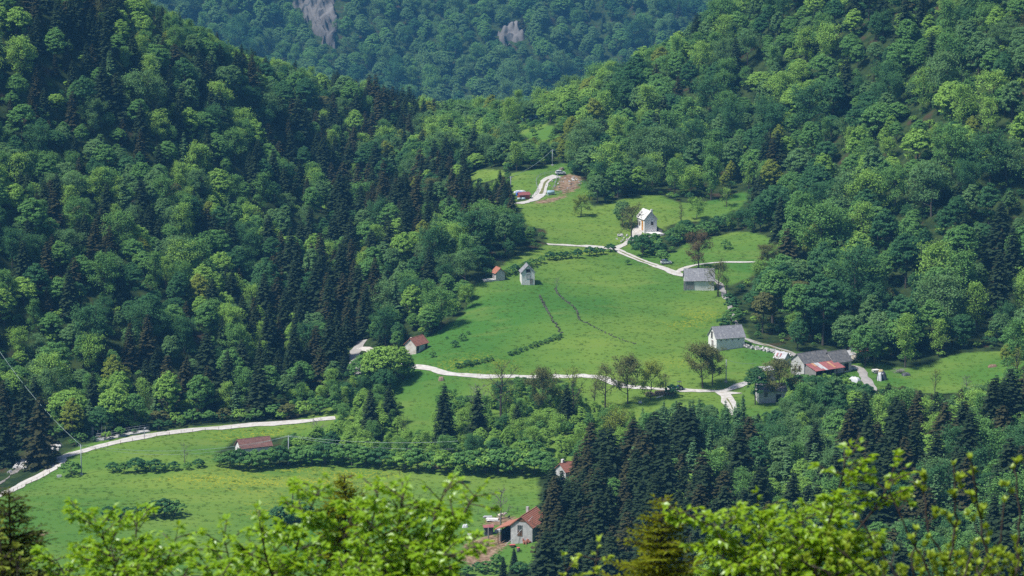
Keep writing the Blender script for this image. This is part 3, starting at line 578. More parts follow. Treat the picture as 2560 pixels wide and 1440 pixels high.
for i in range(len(K)):
    zn = int(zone[i]); r = g0.uniform(); p_ = patch[i] + g0.normal(0, .45)
    if kind[i] == 1: proto[i] = g0.integers(0, 6); scl[i] = g0.uniform(.5, 1.1) * (1.3 if zn == 1 else 1) * (.85 if zn == 0 and px[i] < 1280 else 1)
    elif kind[i] == 2: proto[i] = g0.integers(0, 2); scl[i] = g0.uniform(.65, 1.0)
    else:
        if zn == 0 and px[i] > 1500: tbl = ['mid green'] * 4 + ['blue green'] * 4 + ['deep green'] * 5 + ['light green'] * 2 + ['mid green'] * 3 + ['light green'] * 2 + ['olive brown'] * (g0.uniform() < .25) + ['yellow green'] * (g0.uniform() < .2)
        elif zn == 0 and px[i] > 1060 and py[i] < 430: tbl = ['mid green'] * 3 + ['light green'] * 5 + ['blue green'] * 2 + ['yellow green']
        elif zn == 0: tbl = ['mid green'] * 5 + ['blue green'] * 4 + ['light green'] * 4 + ['deep green'] * 2 + ['yellow green'] * (g0.uniform() < .25) + ['olive brown'] * (g0.uniform() < .1)
        elif zn == 1: tbl = ['blue green'] * 6 + ['mid green'] * 4 + ['deep green'] * 2  # larger blue green share puts some of the distance haze into leaf colour
        elif zn == 2: tbl = ['mid green'] * 4 + ['blue green'] * 3 + ['deep green'] * 2 + ['light green'] * 3
        else: tbl = ['mid green'] * 5 + ['deep green'] * 2 + ['light green'] * 7
        o = sorted(set(tbl), key=lambda c: ['deep green', 'blue green', 'mid green', 'olive brown', 'light green', 'yellow green'].index(c))
        tb = sorted(tbl, key=lambda c: o.index(c)); k = int(np.clip((p_ * .55 + .5 + g0.normal(0, .16)), 0, .999) * len(tb)); cc = tb[k]
        proto[i] = g0.choice(BI[cc])
        lo, hi = [(.52, 1.15), (1.1, 2.1), (.55, 1.05), (.3, .62)][zn]
        if zn == 0 and px[i] > 1450: lo, hi = (.6, 1.35) if py[i] < 600 else (.7, 1.6)
        scl[i] = lo + (hi - lo) * g0.uniform() ** 1.35 * (1.12 if g0.uniform() < .2 else 1)
names3 = ['broadleaf', 'spruce', 'larch']
fat = np.where((kind == 1), np.where(zone == 2, 1.28, 1.12), 1.0)
ph = np.array([PROTO[names3[k]][p]['h'] for k, p in zip(kind, proto)]); pR = np.array([PROTO[names3[k]][p]['R'] for k, p in zip(kind, proto)]) * fat
# open land that the photograph shows must stay in view: trees whose crowns would cover it are made smaller or left out
samp = []
for poly, st in [(UPPER, 15), (LOWER, 16), (GLADE, 9), (GLADE2, 8), (GULLY, 9), (BROOK, 12), (CLIFFS[0], 9), (CLIFFS[1], 9), ([(1595,520),(1650,520),(1650,585),(1595,585)], 8), ([(2010,885),(2120,885),(2120,925),(2010,925)], 8), ([(1930,880),(1990,880),(1990,915),(1930,915)], 8), ([(1410,1163),(1427,1163),(1427,1181),(1410,1181)], 6), ([(1222,660),(1264,660),(1264,704),(1222,704)], 7), ([(1024,840),(1074,840),(1074,892),(1024,892)], 7)]:
    a, b = np.meshgrid(np.arange(min(p[0] for p in poly), max(p[0] for p in poly), st), np.arange(min(p[1] for p in poly), max(p[1] for p in poly), st))
    m = inpoly(a.ravel(), b.ravel(), poly) & (a.ravel() > -150) & (a.ravel() < 2700) & (b.ravel() < 1430); samp.append(np.column_stack([a.ravel()[m], b.ravel()[m]]))
samp = np.concatenate(samp); sg = ground(samp[:, 0], samp[:, 1]); sy = sg[:, 1]
fa, fb = np.meshgrid(np.arange(300, 1800, 12), np.arange(-40, 250, 12)); fm = inpoly(fa.ravel(), fb.ravel(), FARHILL)
fs = np.column_stack([fa.ravel()[fm], fb.ravel()[fm] - 6]); samp = np.concatenate([samp, fs]); sy = np.concatenate([sy, np.full(len(fs), 1400.)])
keep = np.ones(len(K), bool)
def covers(i, s):
    k = FPX / K[i, 5]; hp, rp = ph[i] * s * k, pR[i] * s * k * .92
    m = (np.abs(samp[:, 0] - px[i]) < rp) & (samp[:, 1] < py[i] - .03 * hp) & (samp[:, 1] > py[i] - hp) & (sy > K[i, 1] + 2)
    if not m.any(): return False
    q = samp[m]; t = (py[i] - q[:, 1]) / hp; dx = np.abs(q[:, 0] - px[i]) / rp
    if kind[i] == 0: return bool((dx < np.sqrt(np.clip(1 - ((t - .5) / .52) ** 2, 0, 1))).any())
    return bool((dx < np.clip(1.08 - t, 0, 1)).any())
for i in range(len(K)):
    if zone[i] == 1 and not (inpoly(px[i:i+1], py[i:i+1] - 20, CLIFFS[0])[0] or True): continue
    if not covers(i, scl[i]): continue
    for f in (.78, .6, .45, .34):
        if not covers(i, scl[i] * f): scl[i] *= f; break
    else: keep[i] = False
K, px, py, zone, kind, proto, scl, ph, pR, fat = (a[keep] for a in (K, px, py, zone, kind, proto, scl, ph, pR, fat))
# how much of each tree can be seen (painter's count on a coarse picture)
GW, GH = 640, 360; buf = np.full((GH, GW), -1, int)
for i in np.argsort(-K[:, 5]):
    k = FPX / K[i, 5] / 4; cx, by = px[i] / 4, py[i] / 4; hp, rp = ph[i] * scl[i] * k, pR[i] * scl[i] * k
    x0, x1, y0, y1 = max(0, int(cx - rp)), min(GW, int(cx + rp) + 2), max(0, int(by - hp)), min(GH, int(by))
    if x0 >= x1 or y0 >= y1: continue
    yy, xx = np.mgrid[y0:y1, x0:x1]; t = (by - yy) / hp; dx = np.abs(xx - cx) / rp
    m = dx < (np.sqrt(np.clip(1 - ((t - .52) / .5) ** 2, 0, 1)) if kind[i] == 0 else np.clip(1.02 - t, 0, 1)); buf[y0:y1, x0:x1][m] = i
seen = np.bincount(buf[buf >= 0], minlength=len(K)); seen[zone == 1] = 0
single = np.zeros(len(K), bool)
for kd, lim in ((0, 268), (1, 272), (2, 90)):
    idx = np.where((kind == kd) & (seen > 6))[0]; idx = idx[np.argsort(-seen[idx])][:lim]; single[idx] = True
ANCH = [(100,120,'in the top corner of the left slope'),(330,150,'under the ridge of the left slope'),(560,220,'on the ridge of the left slope'),(820,260,'near the saddle end of the left ridge'),(1000,300,'where the left ridge meets the saddle'),
 (100,380,'in the upper left slope by the edge'),(350,400,'in the middle of the left slope'),(620,430,'mid left slope above the ravine'),(100,620,'low on the left slope by the edge'),(350,650,'low on the left slope'),
 (600,680,'low on the left slope beside the ravine'),(100,880,'at the dark foot of the left slope'),(350,920,'above the gravel road on the left'),(600,930,'in the stand above the curving road'),(800,850,'in the stand at the ravine mouth'),
 (850,600,'on the ravine flank of the spur'),(1000,480,'on the wooded back of the spur'),(1080,640,'on the flank below the red roofed hut'),(1000,780,'on the edge left of the upper meadow'),(950,920,'beside the red roofed cabin'),(1200,360,'around the glade at the saddle'),
 (1320,300,'on the saddle below the hazy hill'),(1200,520,'at the wood corner beside the top track'),(1500,330,'on the right slope above the top track'),(1600,430,'on the wood edge above the white house'),(1800,420,'on the wood edge above the meadow corner'),(1700,220,'near the crest of the right slope'),
 (1900,120,'high on the right slope near its crest'),(2150,150,'high on the right slope'),(2450,150,'high in the top right corner'),(2050,380,'in the middle of the right slope'),(2300,380,'in the broad middle of the right slope'),(2500,420,'on the right slope by the edge'),
 (2000,600,'on the right slope beside the meadow path'),(2200,640,'on the lower right slope'),(2450,680,'on the lower right slope by the edge'),(1920,760,'behind the long white barn'),(2100,800,'in the wood behind the farmhouse'),(2350,830,'above the small right hand meadow'),
 (2050,960,'below the rusty lean-to farmhouse'),(1750,1060,'in the light stand below the road fork'),(1500,1230,'beside the red roofed bottom house'),(1750,1250,'in the middle of the near right wood'),(2000,1120,'in the near wood below the farm'),(2250,1080,'in the near wood below the right meadow'),
 (2480,1080,'in the near wood by the right edge'),(2200,1280,'behind the bright near beech'),(800,1100,'on the bank behind the wooden shed'),(1000,1130,'on the bank below the lone spruces'),(1250,1080,'on the bank between the meadows'),(1450,1090,'at the right end of the bushy bank')]
AN = np.array([(a[0], a[1]) for a in ANCH])
def plant(kd, idx, loc, rz, s, label, group=None, trunk=True):
    p = PROTO[kd][idx]; nm = {'broadleaf': 'broadleaf_tree', 'spruce': 'spruce_tree', 'larch': 'larch_tree', 'shrub': 'shrub'}[kd]
    r = empty(nm, loc, rz, s, label, {'shrub': 'shrub'}.get(kd, 'tree'), group)
    link('trunk', p['trunk'], None, r); link('crown', p['crown'], None, r); return r
PLAN = []
for i in np.where(single)[0]:
    kd = names3[kind[i]]; p = PROTO[kd][proto[i]]; cx, cyy = px[i], py[i] - ph[i] * scl[i] * FPX / K[i, 5] * .5
    a = ANCH[int(np.argmin(((AN - (cx, cyy)) ** 2).sum(1)))][2]
    size = 'tall' if ph[i] * scl[i] > 15 else ('small' if ph[i] * scl[i] < 6.5 else 'medium')
    what = {'broadleaf': 'broadleaf tree', 'spruce': 'spruce', 'larch': 'larch'}[kd]
    lab = f"{size} {p['colour']} {what} {a}"
    PLAN.append((lab, cx, i, kd))
ORD = ['leftmost', 'second from left', 'third from left', 'fourth from left', 'fifth from left', 'sixth from left', 'seventh from left', 'eighth from left', 'ninth from left', 'tenth from left', 'eleventh from left', 'twelfth from left']
def ordinal(k, n):
    if n == 1: return ''
    if k == n - 1: return ', rightmost'
    if k < 12: return ', ' + ORD[k]
    return f', {k + 1}th from left'
bylab = {}
for t_ in sorted(PLAN): bylab.setdefault(t_[0], []).append(t_)
for lab, ts in bylab.items():
    for k_, (lb, cx, i, kd) in enumerate(ts):
        plant(kd, int(proto[i]), (K[i, 0], K[i, 1], K[i, 2] - .1), g0.uniform(0, 6.28), (scl[i] * fat[i] * g0.uniform(.85, 1.15), scl[i] * fat[i] * g0.uniform(.85, 1.15), scl[i]), lab + ordinal(k_, len(ts)), lab if len(ts) > 1 else None)
# the rest of the wood: one mass for each kind
def mass(name, label, cat, kd, sel, extra=None):
    c = bpy.data.collections.new(name + '_kinds')
    for n, p in enumerate(PROTO[kd]): c.objects.link(bpy.data.objects.new(f'{name}_{n:02d}', p['join'](f'{name}_{n:02d}')))
    if extra is None:
        pos = np.column_stack([K[sel, 0], K[sel, 1], K[sel, 2] - .1]); ix = proto[sel]; s = scl[sel]; fw = fat[sel]
    else: pos, ix, s = extra; fw = 1.0
    me = bpy.data.meshes.new(name); me.vertices.add(len(pos)); me.vertices.foreach_set('co', pos.astype(np.float32).ravel()); me.update()
    for nm, ty, arr in (('pick', 'INT', ix), ('turn', 'FLOAT', g0.uniform(0, 6.28, len(pos))), ):
        at = me.attributes.new(nm, ty, 'POINT'); at.data.foreach_set('value', np.asarray(arr, np.int32 if ty == 'INT' else np.float32))
    sv = np.stack([s * fw * g0.uniform(.82, 1.22, len(pos)), s * fw * g0.uniform(.82, 1.22, len(pos)), s * g0.uniform(.9, 1.1, len(pos))], 1).astype(np.float32); at = me.attributes.new('size', 'FLOAT_VECTOR', 'POINT'); at.data.foreach_set('vector', sv.ravel())
    o = link(name, me); gt = bpy.data.node_groups.new(name, 'GeometryNodeTree'); gt.interface.new_socket('Geometry', in_out='INPUT', socket_type='NodeSocketGeometry'); gt.interface.new_socket('Geometry', in_out='OUTPUT', socket_type='NodeSocketGeometry')
    nn, ll = gt.nodes, gt.links; gi = nn.new('NodeGroupInput'); go = nn.new('NodeGroupOutput'); ci = nn.new('GeometryNodeCollectionInfo'); ci.inputs[0].default_value = c; ci.inputs['Separate Children'].default_value = True; ci.inputs['Reset Children'].default_value = True
    ip = nn.new('GeometryNodeInstanceOnPoints'); ip.inputs['Pick Instance'].default_value = True
    def attr(nm, ty):
        a = nn.new('GeometryNodeInputNamedAttribute'); a.data_type = ty; a.inputs[0].default_value = nm; return a.outputs[0]
    cx = nn.new('ShaderNodeCombineXYZ'); ll.new(attr('turn', 'FLOAT'), cx.inputs[2])
    ll.new(gi.outputs[0], ip.inputs['Points']); ll.new(ci.outputs[0], ip.inputs['Instance']); ll.new(attr('pick', 'INT'), ip.inputs['Instance Index']); ll.new(cx.outputs[0], ip.inputs['Rotation']); ll.new(attr('size', 'FLOAT_VECTOR'), ip.inputs['Scale']); ll.new(ip.outputs[0], go.inputs[0])
    md = o.modifiers.new('scatter', 'NODES'); md.node_group = gt
    return tag(o, label, cat, kind='stuff')
rest = ~single
mass('broadleaf_forest', 'mass of green broadleaf forest covering the slopes and the hazy far hill', 'forest', 'broadleaf', rest & (kind == 0))
mass('spruce_forest', 'mass of dark spruces filling in between the broadleaf forest', 'forest', 'spruce', rest & (kind == 1))
mass('larch_forest', 'scattered soft green larches filling in the forest', 'forest', 'larch', rest & (kind == 2))
# undergrowth along edges and under the trees
ug = []
gxs = g0.uniform(-215, 215, 9000); gys = g0.uniform(560, 1180, 9000); gz = H(gxs, gys); upx, upy, ud = project(gxs, gys, gz)
um = (upx > -200) & (upx < 2760) & ~((upy > 1130) & (upx < 1350))
for poly in [UPPER, LOWER, GLADE, GULLY, BROOK]: um &= ~inpoly(upx, upy, poly)
for poly in [UPPER, LOWER]: um &= ~inpoly(upx, upy - 20, poly)
for C in ROADPTS:
    for a in range(0, len(C), 2): um &= ~(((gxs - C[a, 0]) ** 2 + (gys - C[a, 1]) ** 2) < 3.0 ** 2)
mass('undergrowth', 'low green undergrowth beneath and along the edges of the forest', 'undergrowth', 'shrub', None, (np.column_stack([gxs, gys, gz])[um], g0.integers(0, 4, um.sum()), g0.uniform(.4, 1.0, um.sum())))
# grass tufts of the meadows
def tuft(seed, colr):
    g = np.random.default_rng(seed); n = 26; a = g.uniform(0, 6.283, n); r = g.uniform(0, .45, n); P = np.stack([r * np.cos(a), r * np.sin(a), np.zeros(n)], 1)
    hgt = g.uniform(.06, .14, n); lean = g.normal(0, .14, (n, 2)); wv = np.stack([np.cos(a + 1), np.sin(a + 1), 0 * a], 1) * .035
    V = np.stack([P - wv, P + wv, P + np.column_stack([lean, hgt])], 1).reshape(-1, 3); me = np_mesh('grass_tuft', V, np.arange(n * 3).reshape(n, 3)); me.materials.append(colr); return me
M_g1 = leaf_mat('grass_blades_green', (.080, .175, .022), (.135, .220, .034), .5); M_g2 = leaf_mat('grass_blades_pale', (.115, .190, .034), (.165, .230, .046), .5); M_g3 = leaf_mat('grass_blades_dark', (.066, .155, .020), (.090, .180, .026), .5)
PROTO['grass'] = [dict(join=lambda nm, i=i, c=c: tuft(400 + i, c)) for i, c in enumerate([M_g1, M_g1, M_g2, M_g3])]
n = 55000; gxs = g0.uniform(-190, 190, n); gys = g0.uniform(600, 1010, n); upx, upy, ud = project(gxs, gys, H(gxs, gys))
um = np.zeros(n, bool)
for poly in OPEN: um |= inpoly(upx, upy, poly)
rk = np.concatenate(ROADPTS); cell = set()
for x, y in rk:
    for dx in (-1, 0, 1):
        for dy in (-1, 0, 1): cell.add((int(x // .8) + dx, int(y // .8) + dy))
um &= np.array([(int(a // .8), int(b // .8)) not in cell for a, b in zip(gxs, gys)])
gzz = H(gxs, gys)
mass('meadow_grass', 'tufted green grass of the open meadows', 'grass', 'grass', None, (np.column_stack([gxs, gys, gzz])[um], g0.choice([0, 0, 1, 1, 2, 3], um.sum()), g0.uniform(.7, 1.6, um.sum())))
# ---------------------------------------------------------------- buildings
M_white = stone_wall_mat('whitewashed_rubble', (.72, .70, .67), (.82, .80, .77), (.60, .58, .55), 2.2)
M_stone = stone_wall_mat('grey_rubble_stone', (.42, .41, .40), (.62, .60, .57), (.34, .33, .315), 2.8)
M_plaster = solid('grey_render', (.40, .39, .38), (.51, .50, .49), .9, 1.2, .02, 8, .1, c3=(.60, .59, .57), s3=1.0)
M_cream = solid('cream_render', (.58, .53, .46), (.68, .64, .57), .9, .7, .02, 8, .1, c3=(.42, .33, .27), s3=.5)
M_slate = solid('grey_slate', (.17, .17, .185), (.27, .27, .285), .7, 2.6, .03, 10, .4, c3=(.33, .33, .33), s3=1.2)
M_darkslate = solid('dark_fibre_cement', (.10, .10, .105), (.17, .165, .165), .75, 1.6, .02, 10, .3, c3=(.20, .19, .18), s3=.8)
M_paleroof = solid('pale_stone_slabs', (.60, .58, .55), (.72, .70, .66), .85, 1.8, .03, 8, .2, c3=(.52, .50, .47), s3=1.4)
M_tile = solid('red_clay_tiles', (.26, .105, .075), (.36, .155, .11), .85, 2.5, .03, 10, .2, c3=(.20, .09, .07), s3=1.6)
M_tile2 = solid('weathered_brown_tiles', (.17, .085, .07), (.25, .13, .108), .85, 2.2, .03, 10, .2, c3=(.15, .09, .08), s3=1.6)
M_orange = solid('orange_clay_tiles', (.30, .125, .085), (.40, .175, .115), .85, 2.5, .03, 10, .2, c3=(.36, .12, .07), s3=1.6)
M_rust = solid('rusty_red_sheet', (.25, .075, .075), (.33, .115, .11), .6, .9, .01, 6, .4, stretch=(1, 1, 1), c3=(.20, .08, .06), s3=2)
M_zinc = solid('bright_zinc_sheet', (.38, .38, .39), (.50, .50, .51), .45, 1.2, 0, 6, .5, c3=(.38, .30, .26), s3=1.1)
M_rustorange = solid('orange_rusted_sheet', (.40, .20, .10), (.52, .30, .17), .7, 1.2, 0, 6, .3)
M_wood = solid('weathered_grey_boards', (.20, .19, .18), (.34, .32, .30), .9, 2.0, .01, 9, .1, stretch=(5, 5, .5))
M_brownwood = solid('brown_timber', (.13, .075, .045), (.21, .13, .08), .85, 2.0, .01, 9, .1, stretch=(4, 4, .5))
M_orangewood = solid('varnished_orange_door', (.50, .22, .045), (.62, .29, .06), .6, 2.0, .005, 9, .3, stretch=(4, 4, .5))
M_redwood = solid('red_stained_boards', (.28, .075, .05), (.36, .11, .075), .8, 2.0, .01, 9, .15, stretch=(4, 4, .5))
M_dark = solid('dark_interior', (.012, .012, .014), (.02, .02, .022), .9)  # near-black colour stands in for the shade inside openings and lean-tos
M_glass = solid('window_glass', (.05, .06, .07), (.08, .09, .10), .12, 1, 0, 1, .6)
M_teal = solid('pale_teal_shutters', (.38, .48, .47), (.46, .55, .53), .7, 2)
M_iron = solid('galvanised_steel', (.33, .36, .39), (.42, .45, .48), .5, 2, 0, 1, .5, metal=.3)
M_darkiron = solid('dark_iron', (.05, .05, .055), (.09, .09, .09), .6, 2, 0, 1, .4)
M_concrete = solid('concrete', (.38, .37, .35), (.50, .49, .47), .9, 1.5, .01, 6, .1)
M_greywood = solid('grey_pole_timber', (.30, .33, .36), (.40, .43, .46), .85, 2, .01, 8, .1, stretch=(3, 3, .3))
def roof_slope(root, L, W, wh, rh, side, mat, over=.35, ends=.3, name='roof_slope', courses=None, y_ridge=0.0, thick=.14, run=None, lift=.03):
    """one pitched plane built of overlapping courses; side -1: towards -y, +1: towards +y"""
    run = run or W / 2; sl = math.hypot(run, rh); ext = over; n = courses or max(5, int((sl + ext) / .38)); mb = MB(); nrm = (side * rh / sl, run / sl)
    x0, x1 = -L / 2 - ends, L / 2 + ends; tot = sl + ext
    def pt(s, off): return (y_ridge + side * run * s / sl + nrm[0] * off, wh + rh - rh * s / sl + nrm[1] * off + lift)
    for i in range(n):
        s0, s1 = tot * i / n, tot * (i + 1) / n; a = pt(s0, thick - .012); b = pt(s1, thick + .025); c = pt(s1, thick - .012)
        mb.add([(x0, *a), (x1, *a), (x1, *b), (x0, *b)], [(0, 1, 2, 3) if side > 0 else (3, 2, 1, 0)])
        mb.add([(x0, *b), (x1, *b), (x1, *c), (x0, *c)], [(0, 1, 2, 3) if side > 0 else (3, 2, 1, 0)])
    a, b = pt(0, 0), pt(tot, 0); A, B = pt(0, thick - .012), pt(tot, thick - .012)
    mb.add([(x0, *a), (x1, *a), (x1, *b), (x0, *b), (x0, *A), (x1, *A), (x1, *B), (x0, *B)], [(0, 3, 2, 1), (0, 1, 5, 4), (2, 3, 7, 6), (1, 2, 6, 5), (3, 0, 4, 7)])
    return mb.build(name, mat, root)
FACE = {'front': ((1, 0), (0, -1)), 'back': ((-1, 0), (0, 1)), 'left': ((0, -1), (-1, 0)), 'right': ((0, 1), (1, 0))}
def opening(root, face, L, W, u, z, w, h, kind='window', mat=None, frame=None, parent=None, bars=True):
    """window or door standing in a wall: u along the wall from its middle, z of its sill"""
    (tx, ty), (nx_, ny_) = FACE[face]; d = (W / 2 if face in ('front', 'back') else L / 2); c = Vector((tx * u + nx_ * d, ty * u + ny_ * d, z + h / 2)); rz = math.atan2(ty, tx)
    fr = frame or M_brownwood; t = .09; mb = MB(); M = Matrix.Rotation(rz, 3, 'Z'); n = Vector((nx_, ny_, 0))
    for (a, b, ww, hh) in ((0, h / 2, w + 2 * t, t), (0, -h / 2, w + 2 * t, t), (-w / 2, 0, t, h - t), (w / 2, 0, t, h - t)) + (((0, 0, t * .6, h - t),) if bars and kind == 'window' else ()):
        mb.box(c + M @ Vector((a, 0, b)) + n * .045, (ww, .09, hh), rz)
    o = mb.build('window' if kind == 'window' else 'door', fr, parent or root)
    p = MB()
    if kind == 'window': p.box(c + n * .01, (w - t, .05, h - t), rz); p.build('pane', mat or M_glass, o)
    else:
        k = max(2, int(w / .28))
        for i in range(k): p.box(c + M @ Vector((-w / 2 + w * (i + .5) / k, 0, 0)) + n * .03, (w / k * .93, .05, h - t), rz)
        p.build('door_leaf', mat or M_brownwood, o)
        if w < 1.6: MB().box(c + M @ Vector((w * .3, 0, -.05)) + n * .08, (.12, .06, .05), rz).build('handle', M_darkiron, o)
    return o
def house(name, label, px, py, rot, L, W, wh, rh, wallm, roofm, sink=2.0, over=.35, ends=.3, cat='house', roofs=(-1, 1), ridge=True, dz=0.0, gablem=None, group=None):
    root = empty(name, G(px, py, dz), R(rot), 1, label, cat, group); hl, hw = L / 2, W / 2; mb = MB()
    v = [(x, y, z) for x in (-hl, hl) for (y, z) in ((-hw, -sink), (hw, -sink), (hw, wh), (0, wh + rh - .02), (-hw, wh))]
    mb.add(v, [(0, 4, 3, 2, 1), (5, 6, 7, 8, 9), (0, 5, 9, 4), (1, 2, 7, 6), (0, 1, 6, 5)]); mb.build('wall', wallm, root)
    for s in roofs: roof_slope(root, L, W, wh, rh, s, roofm, over, ends)
    if ridge: MB().tube([(-hl - ends, 0, wh + rh + .15), (hl + ends, 0, wh + rh + .15)], .13, 6).build('ridge_cap', roofm, root)
    if gablem is not None:
        for sx in (-1, 1):
            g = MB(); x = sx * (hl + .02); g.add([(x, -hw, wh + .02), (x, hw, wh + .02), (x, 0, wh + rh - .05), (x + sx * .06, -hw, wh + .02), (x + sx * .06, hw, wh + .02), (x + sx * .06, 0, wh + rh - .05)], [(0, 2, 1), (3, 4, 5), (0, 1, 4, 3), (1, 2, 5, 4), (2, 0, 3, 5)]); g.build('gable_boards', gablem, root)
    return root
# 1 long white barn on the right of the meadow
h = house('stone_barn', 'long white stone barn with grey slate roof beside the farm track', 1816, 866, 20, 8.6, 5.6, 3.0, 2.7, M_white, M_slate, cat='barn')
opening(h, 'left', 8.6, 5.6, -.3, 2.6, .95, 1.9, mat=M_dark, frame=M_wood); opening(h, 'left', 8.6, 5.6, .2, 0.1, 1.0, 1.9, 'door', M_wood)
b = MB()
for i, (x, z, wd) in enumerate(((-2.9, 2.35, .35), (-1.2, 2.4, .35), (.6, 2.38, .35), (2.4, 2.36, .35))): b.box((x, -2.81, z), (wd, .05, .3))
b.build('vent_slits', M_dark, h)
# 2 barn with two-step slate roof
h = house('slate_barn', 'stone barn with patterned slate roof and plank front beside the white road', 1747, 719, 2, 8.6, 5.6, 2.6, 3.0, M_white, M_slate, cat='barn')
opening(h, 'front', 8.6, 5.6, -2.9, .05, 2.3, 2.3, 'door', M_wood, M_wood)
w_ = MB()
w_.add([(-4.32, -2.95, -.6), (-4.32, 2.8, -.6), (-4.32, 2.8, 2.6), (-4.32, 0, 5.4), (-4.32, -2.9, 2.6), (-4.95, -2.9, -.6), (-4.40, -2.9, 2.6)], [(0, 5, 6, 4)]); w_.box((-4.62, -2.88, .9), (.45, .08, 3.2)); w_.build('plank_buttress', M_wood, h)
roof_slope(h, 2.2, 5.6, 2.6, 3.0, -1, M_slate, .45, .06, name='raised_roof_panel', lift=.16).location = (.4, 0, 0)
# 3 tall white house with orange door
h = house('tall_white_house', 'tall white house with pale stone roof and orange door', 1617, 574, 109, 6.6, 4.3, 3.9, 2.4, M_white, M_paleroof, cat='house')
opening(h, 'back', 6.6, 4.3, 1.6, .2, 1.15, 3.0, 'door', M_orangewood, M_orangewood); opening(h, 'back', 6.6, 4.3, -.8, 1.4, .8, 1.0)
opening(h, 'left', 6.6, 4.3, .5, 2.0, .7, .9); MB().box((-1.2, -1.1, 6.1), (.55, .55, 1.3)).build('chimney', M_white, h)
b = MB()
for i in range(7): b.tube([(-3.3 + i * .06, -2.6 + i * .1, .2), (-3.32, -2.5 + i * .1, .2)], .02, 4)
terr = empty('stone_terrace', G(1622, 584), R(109), 1, 'dry stone terrace with dark railing around the tall white house', 'terrace')
rr = np.random.default_rng(3); mb = MB()
mb.box((-.2, -1.4, -.35), (6.5, 4.6, 1.5)); mb.build('terrace_base', M_white, terr)
for k in range(34):
    a = -1.6 + 4.6 * k / 33; q = MB(); s = rr.uniform(.35, .75); x, y = -3.5 - rr.uniform(0, .5), -3.8 + 5.2 * k / 33
    q.box((x, y, rr.uniform(-.3, .35)), (s, s * rr.uniform(.7, 1.2), s * .8), rr.uniform(0, 3)); q.build('stone', M_stone, terr)
q = MB()
for k in range(7): q.box((-2.6 + .75 * k, -3.55, .95), (.06, .06, 1.1))
q.box((-.35, -3.55, 1.5), (4.6, .07, .07)); q.box((-.35, -3.55, 1.0), (4.6, .05, .05)); q.box((-.35, -3.52, .8), (4.6, .03, .9)); q.build('railing', M_darkiron, terr)
# 4 small tall stone hut
h = house('stone_hut', 'narrow two storey stone hut with open gable standing alone in the meadow', 1318, 707, 97, 4.4, 3.9, 3.5, 2.0, M_white, M_slate, cat='hut', ends=.25)
opening(h, 'left', 4.4, 3.9, 0, 3.55, 1.3, .95, mat=M_dark, frame=M_wood); opening(h, 'left', 4.4, 3.9, .05, 1.75, 1.15, 1.35, mat=M_stone, frame=M_stone, bars=False); opening(h, 'left', 4.4, 3.9, .95, 0, .75, 1.6, 'door', M_wood, M_wood)
# 5 hut with red roof
h = house('stone_hut', 'tiny grey stone hut with red tiled roof at the wood edge', 1246, 697, 112, 3.2, 2.9, 2.0, 1.35, M_stone, M_orange, cat='hut')
opening(h, 'back', 3.2, 2.9, 0, .1, .8, 1.6, 'door', M_wood, M_wood)
s = MB(); s.box((-.2, 3.2, -.15), (2.6, 3.4, .5)); s.build('stone_floor', M_stone, h)
# 6 cabin below the wood
h = house('cabin', 'small cream cabin with red tiled roof and teal shutters at the meadow edge', 1041, 878, 58, 6.0, 3.8, 2.3, 1.75, M_cream, M_tile, cat='cabin')
opening(h, 'front', 6, 3.8, -2.1, .75, .8, 1.15, mat=M_dark); opening(h, 'front', 6, 3.8, .0, .75, 1.2, 1.1, mat=M_teal, frame=M_teal); opening(h, 'front', 6, 3.8, 2.1, .7, .95, 1.2, mat=M_dark)
opening(h, 'front', 6, 3.8, -2.1, -1.0, .7, 1.5, 'door', M_teal, M_wood)
MB().box((-1.2, .9, 3.5), (.5, .5, 1.1)).build('chimney', M_cream, h)
# 7 shed behind the bushes
h = house('tiled_shed', 'low white shed with brown tiled roof behind bushes in the lower meadow', 634, 1134, 26, 8.4, 4.0, 2.2, 1.8, M_white, M_tile2, cat='shed')
opening(h, 'left', 8.4, 4.0, 0, .2, 1.0, 1.8, 'door', M_wood, M_wood)
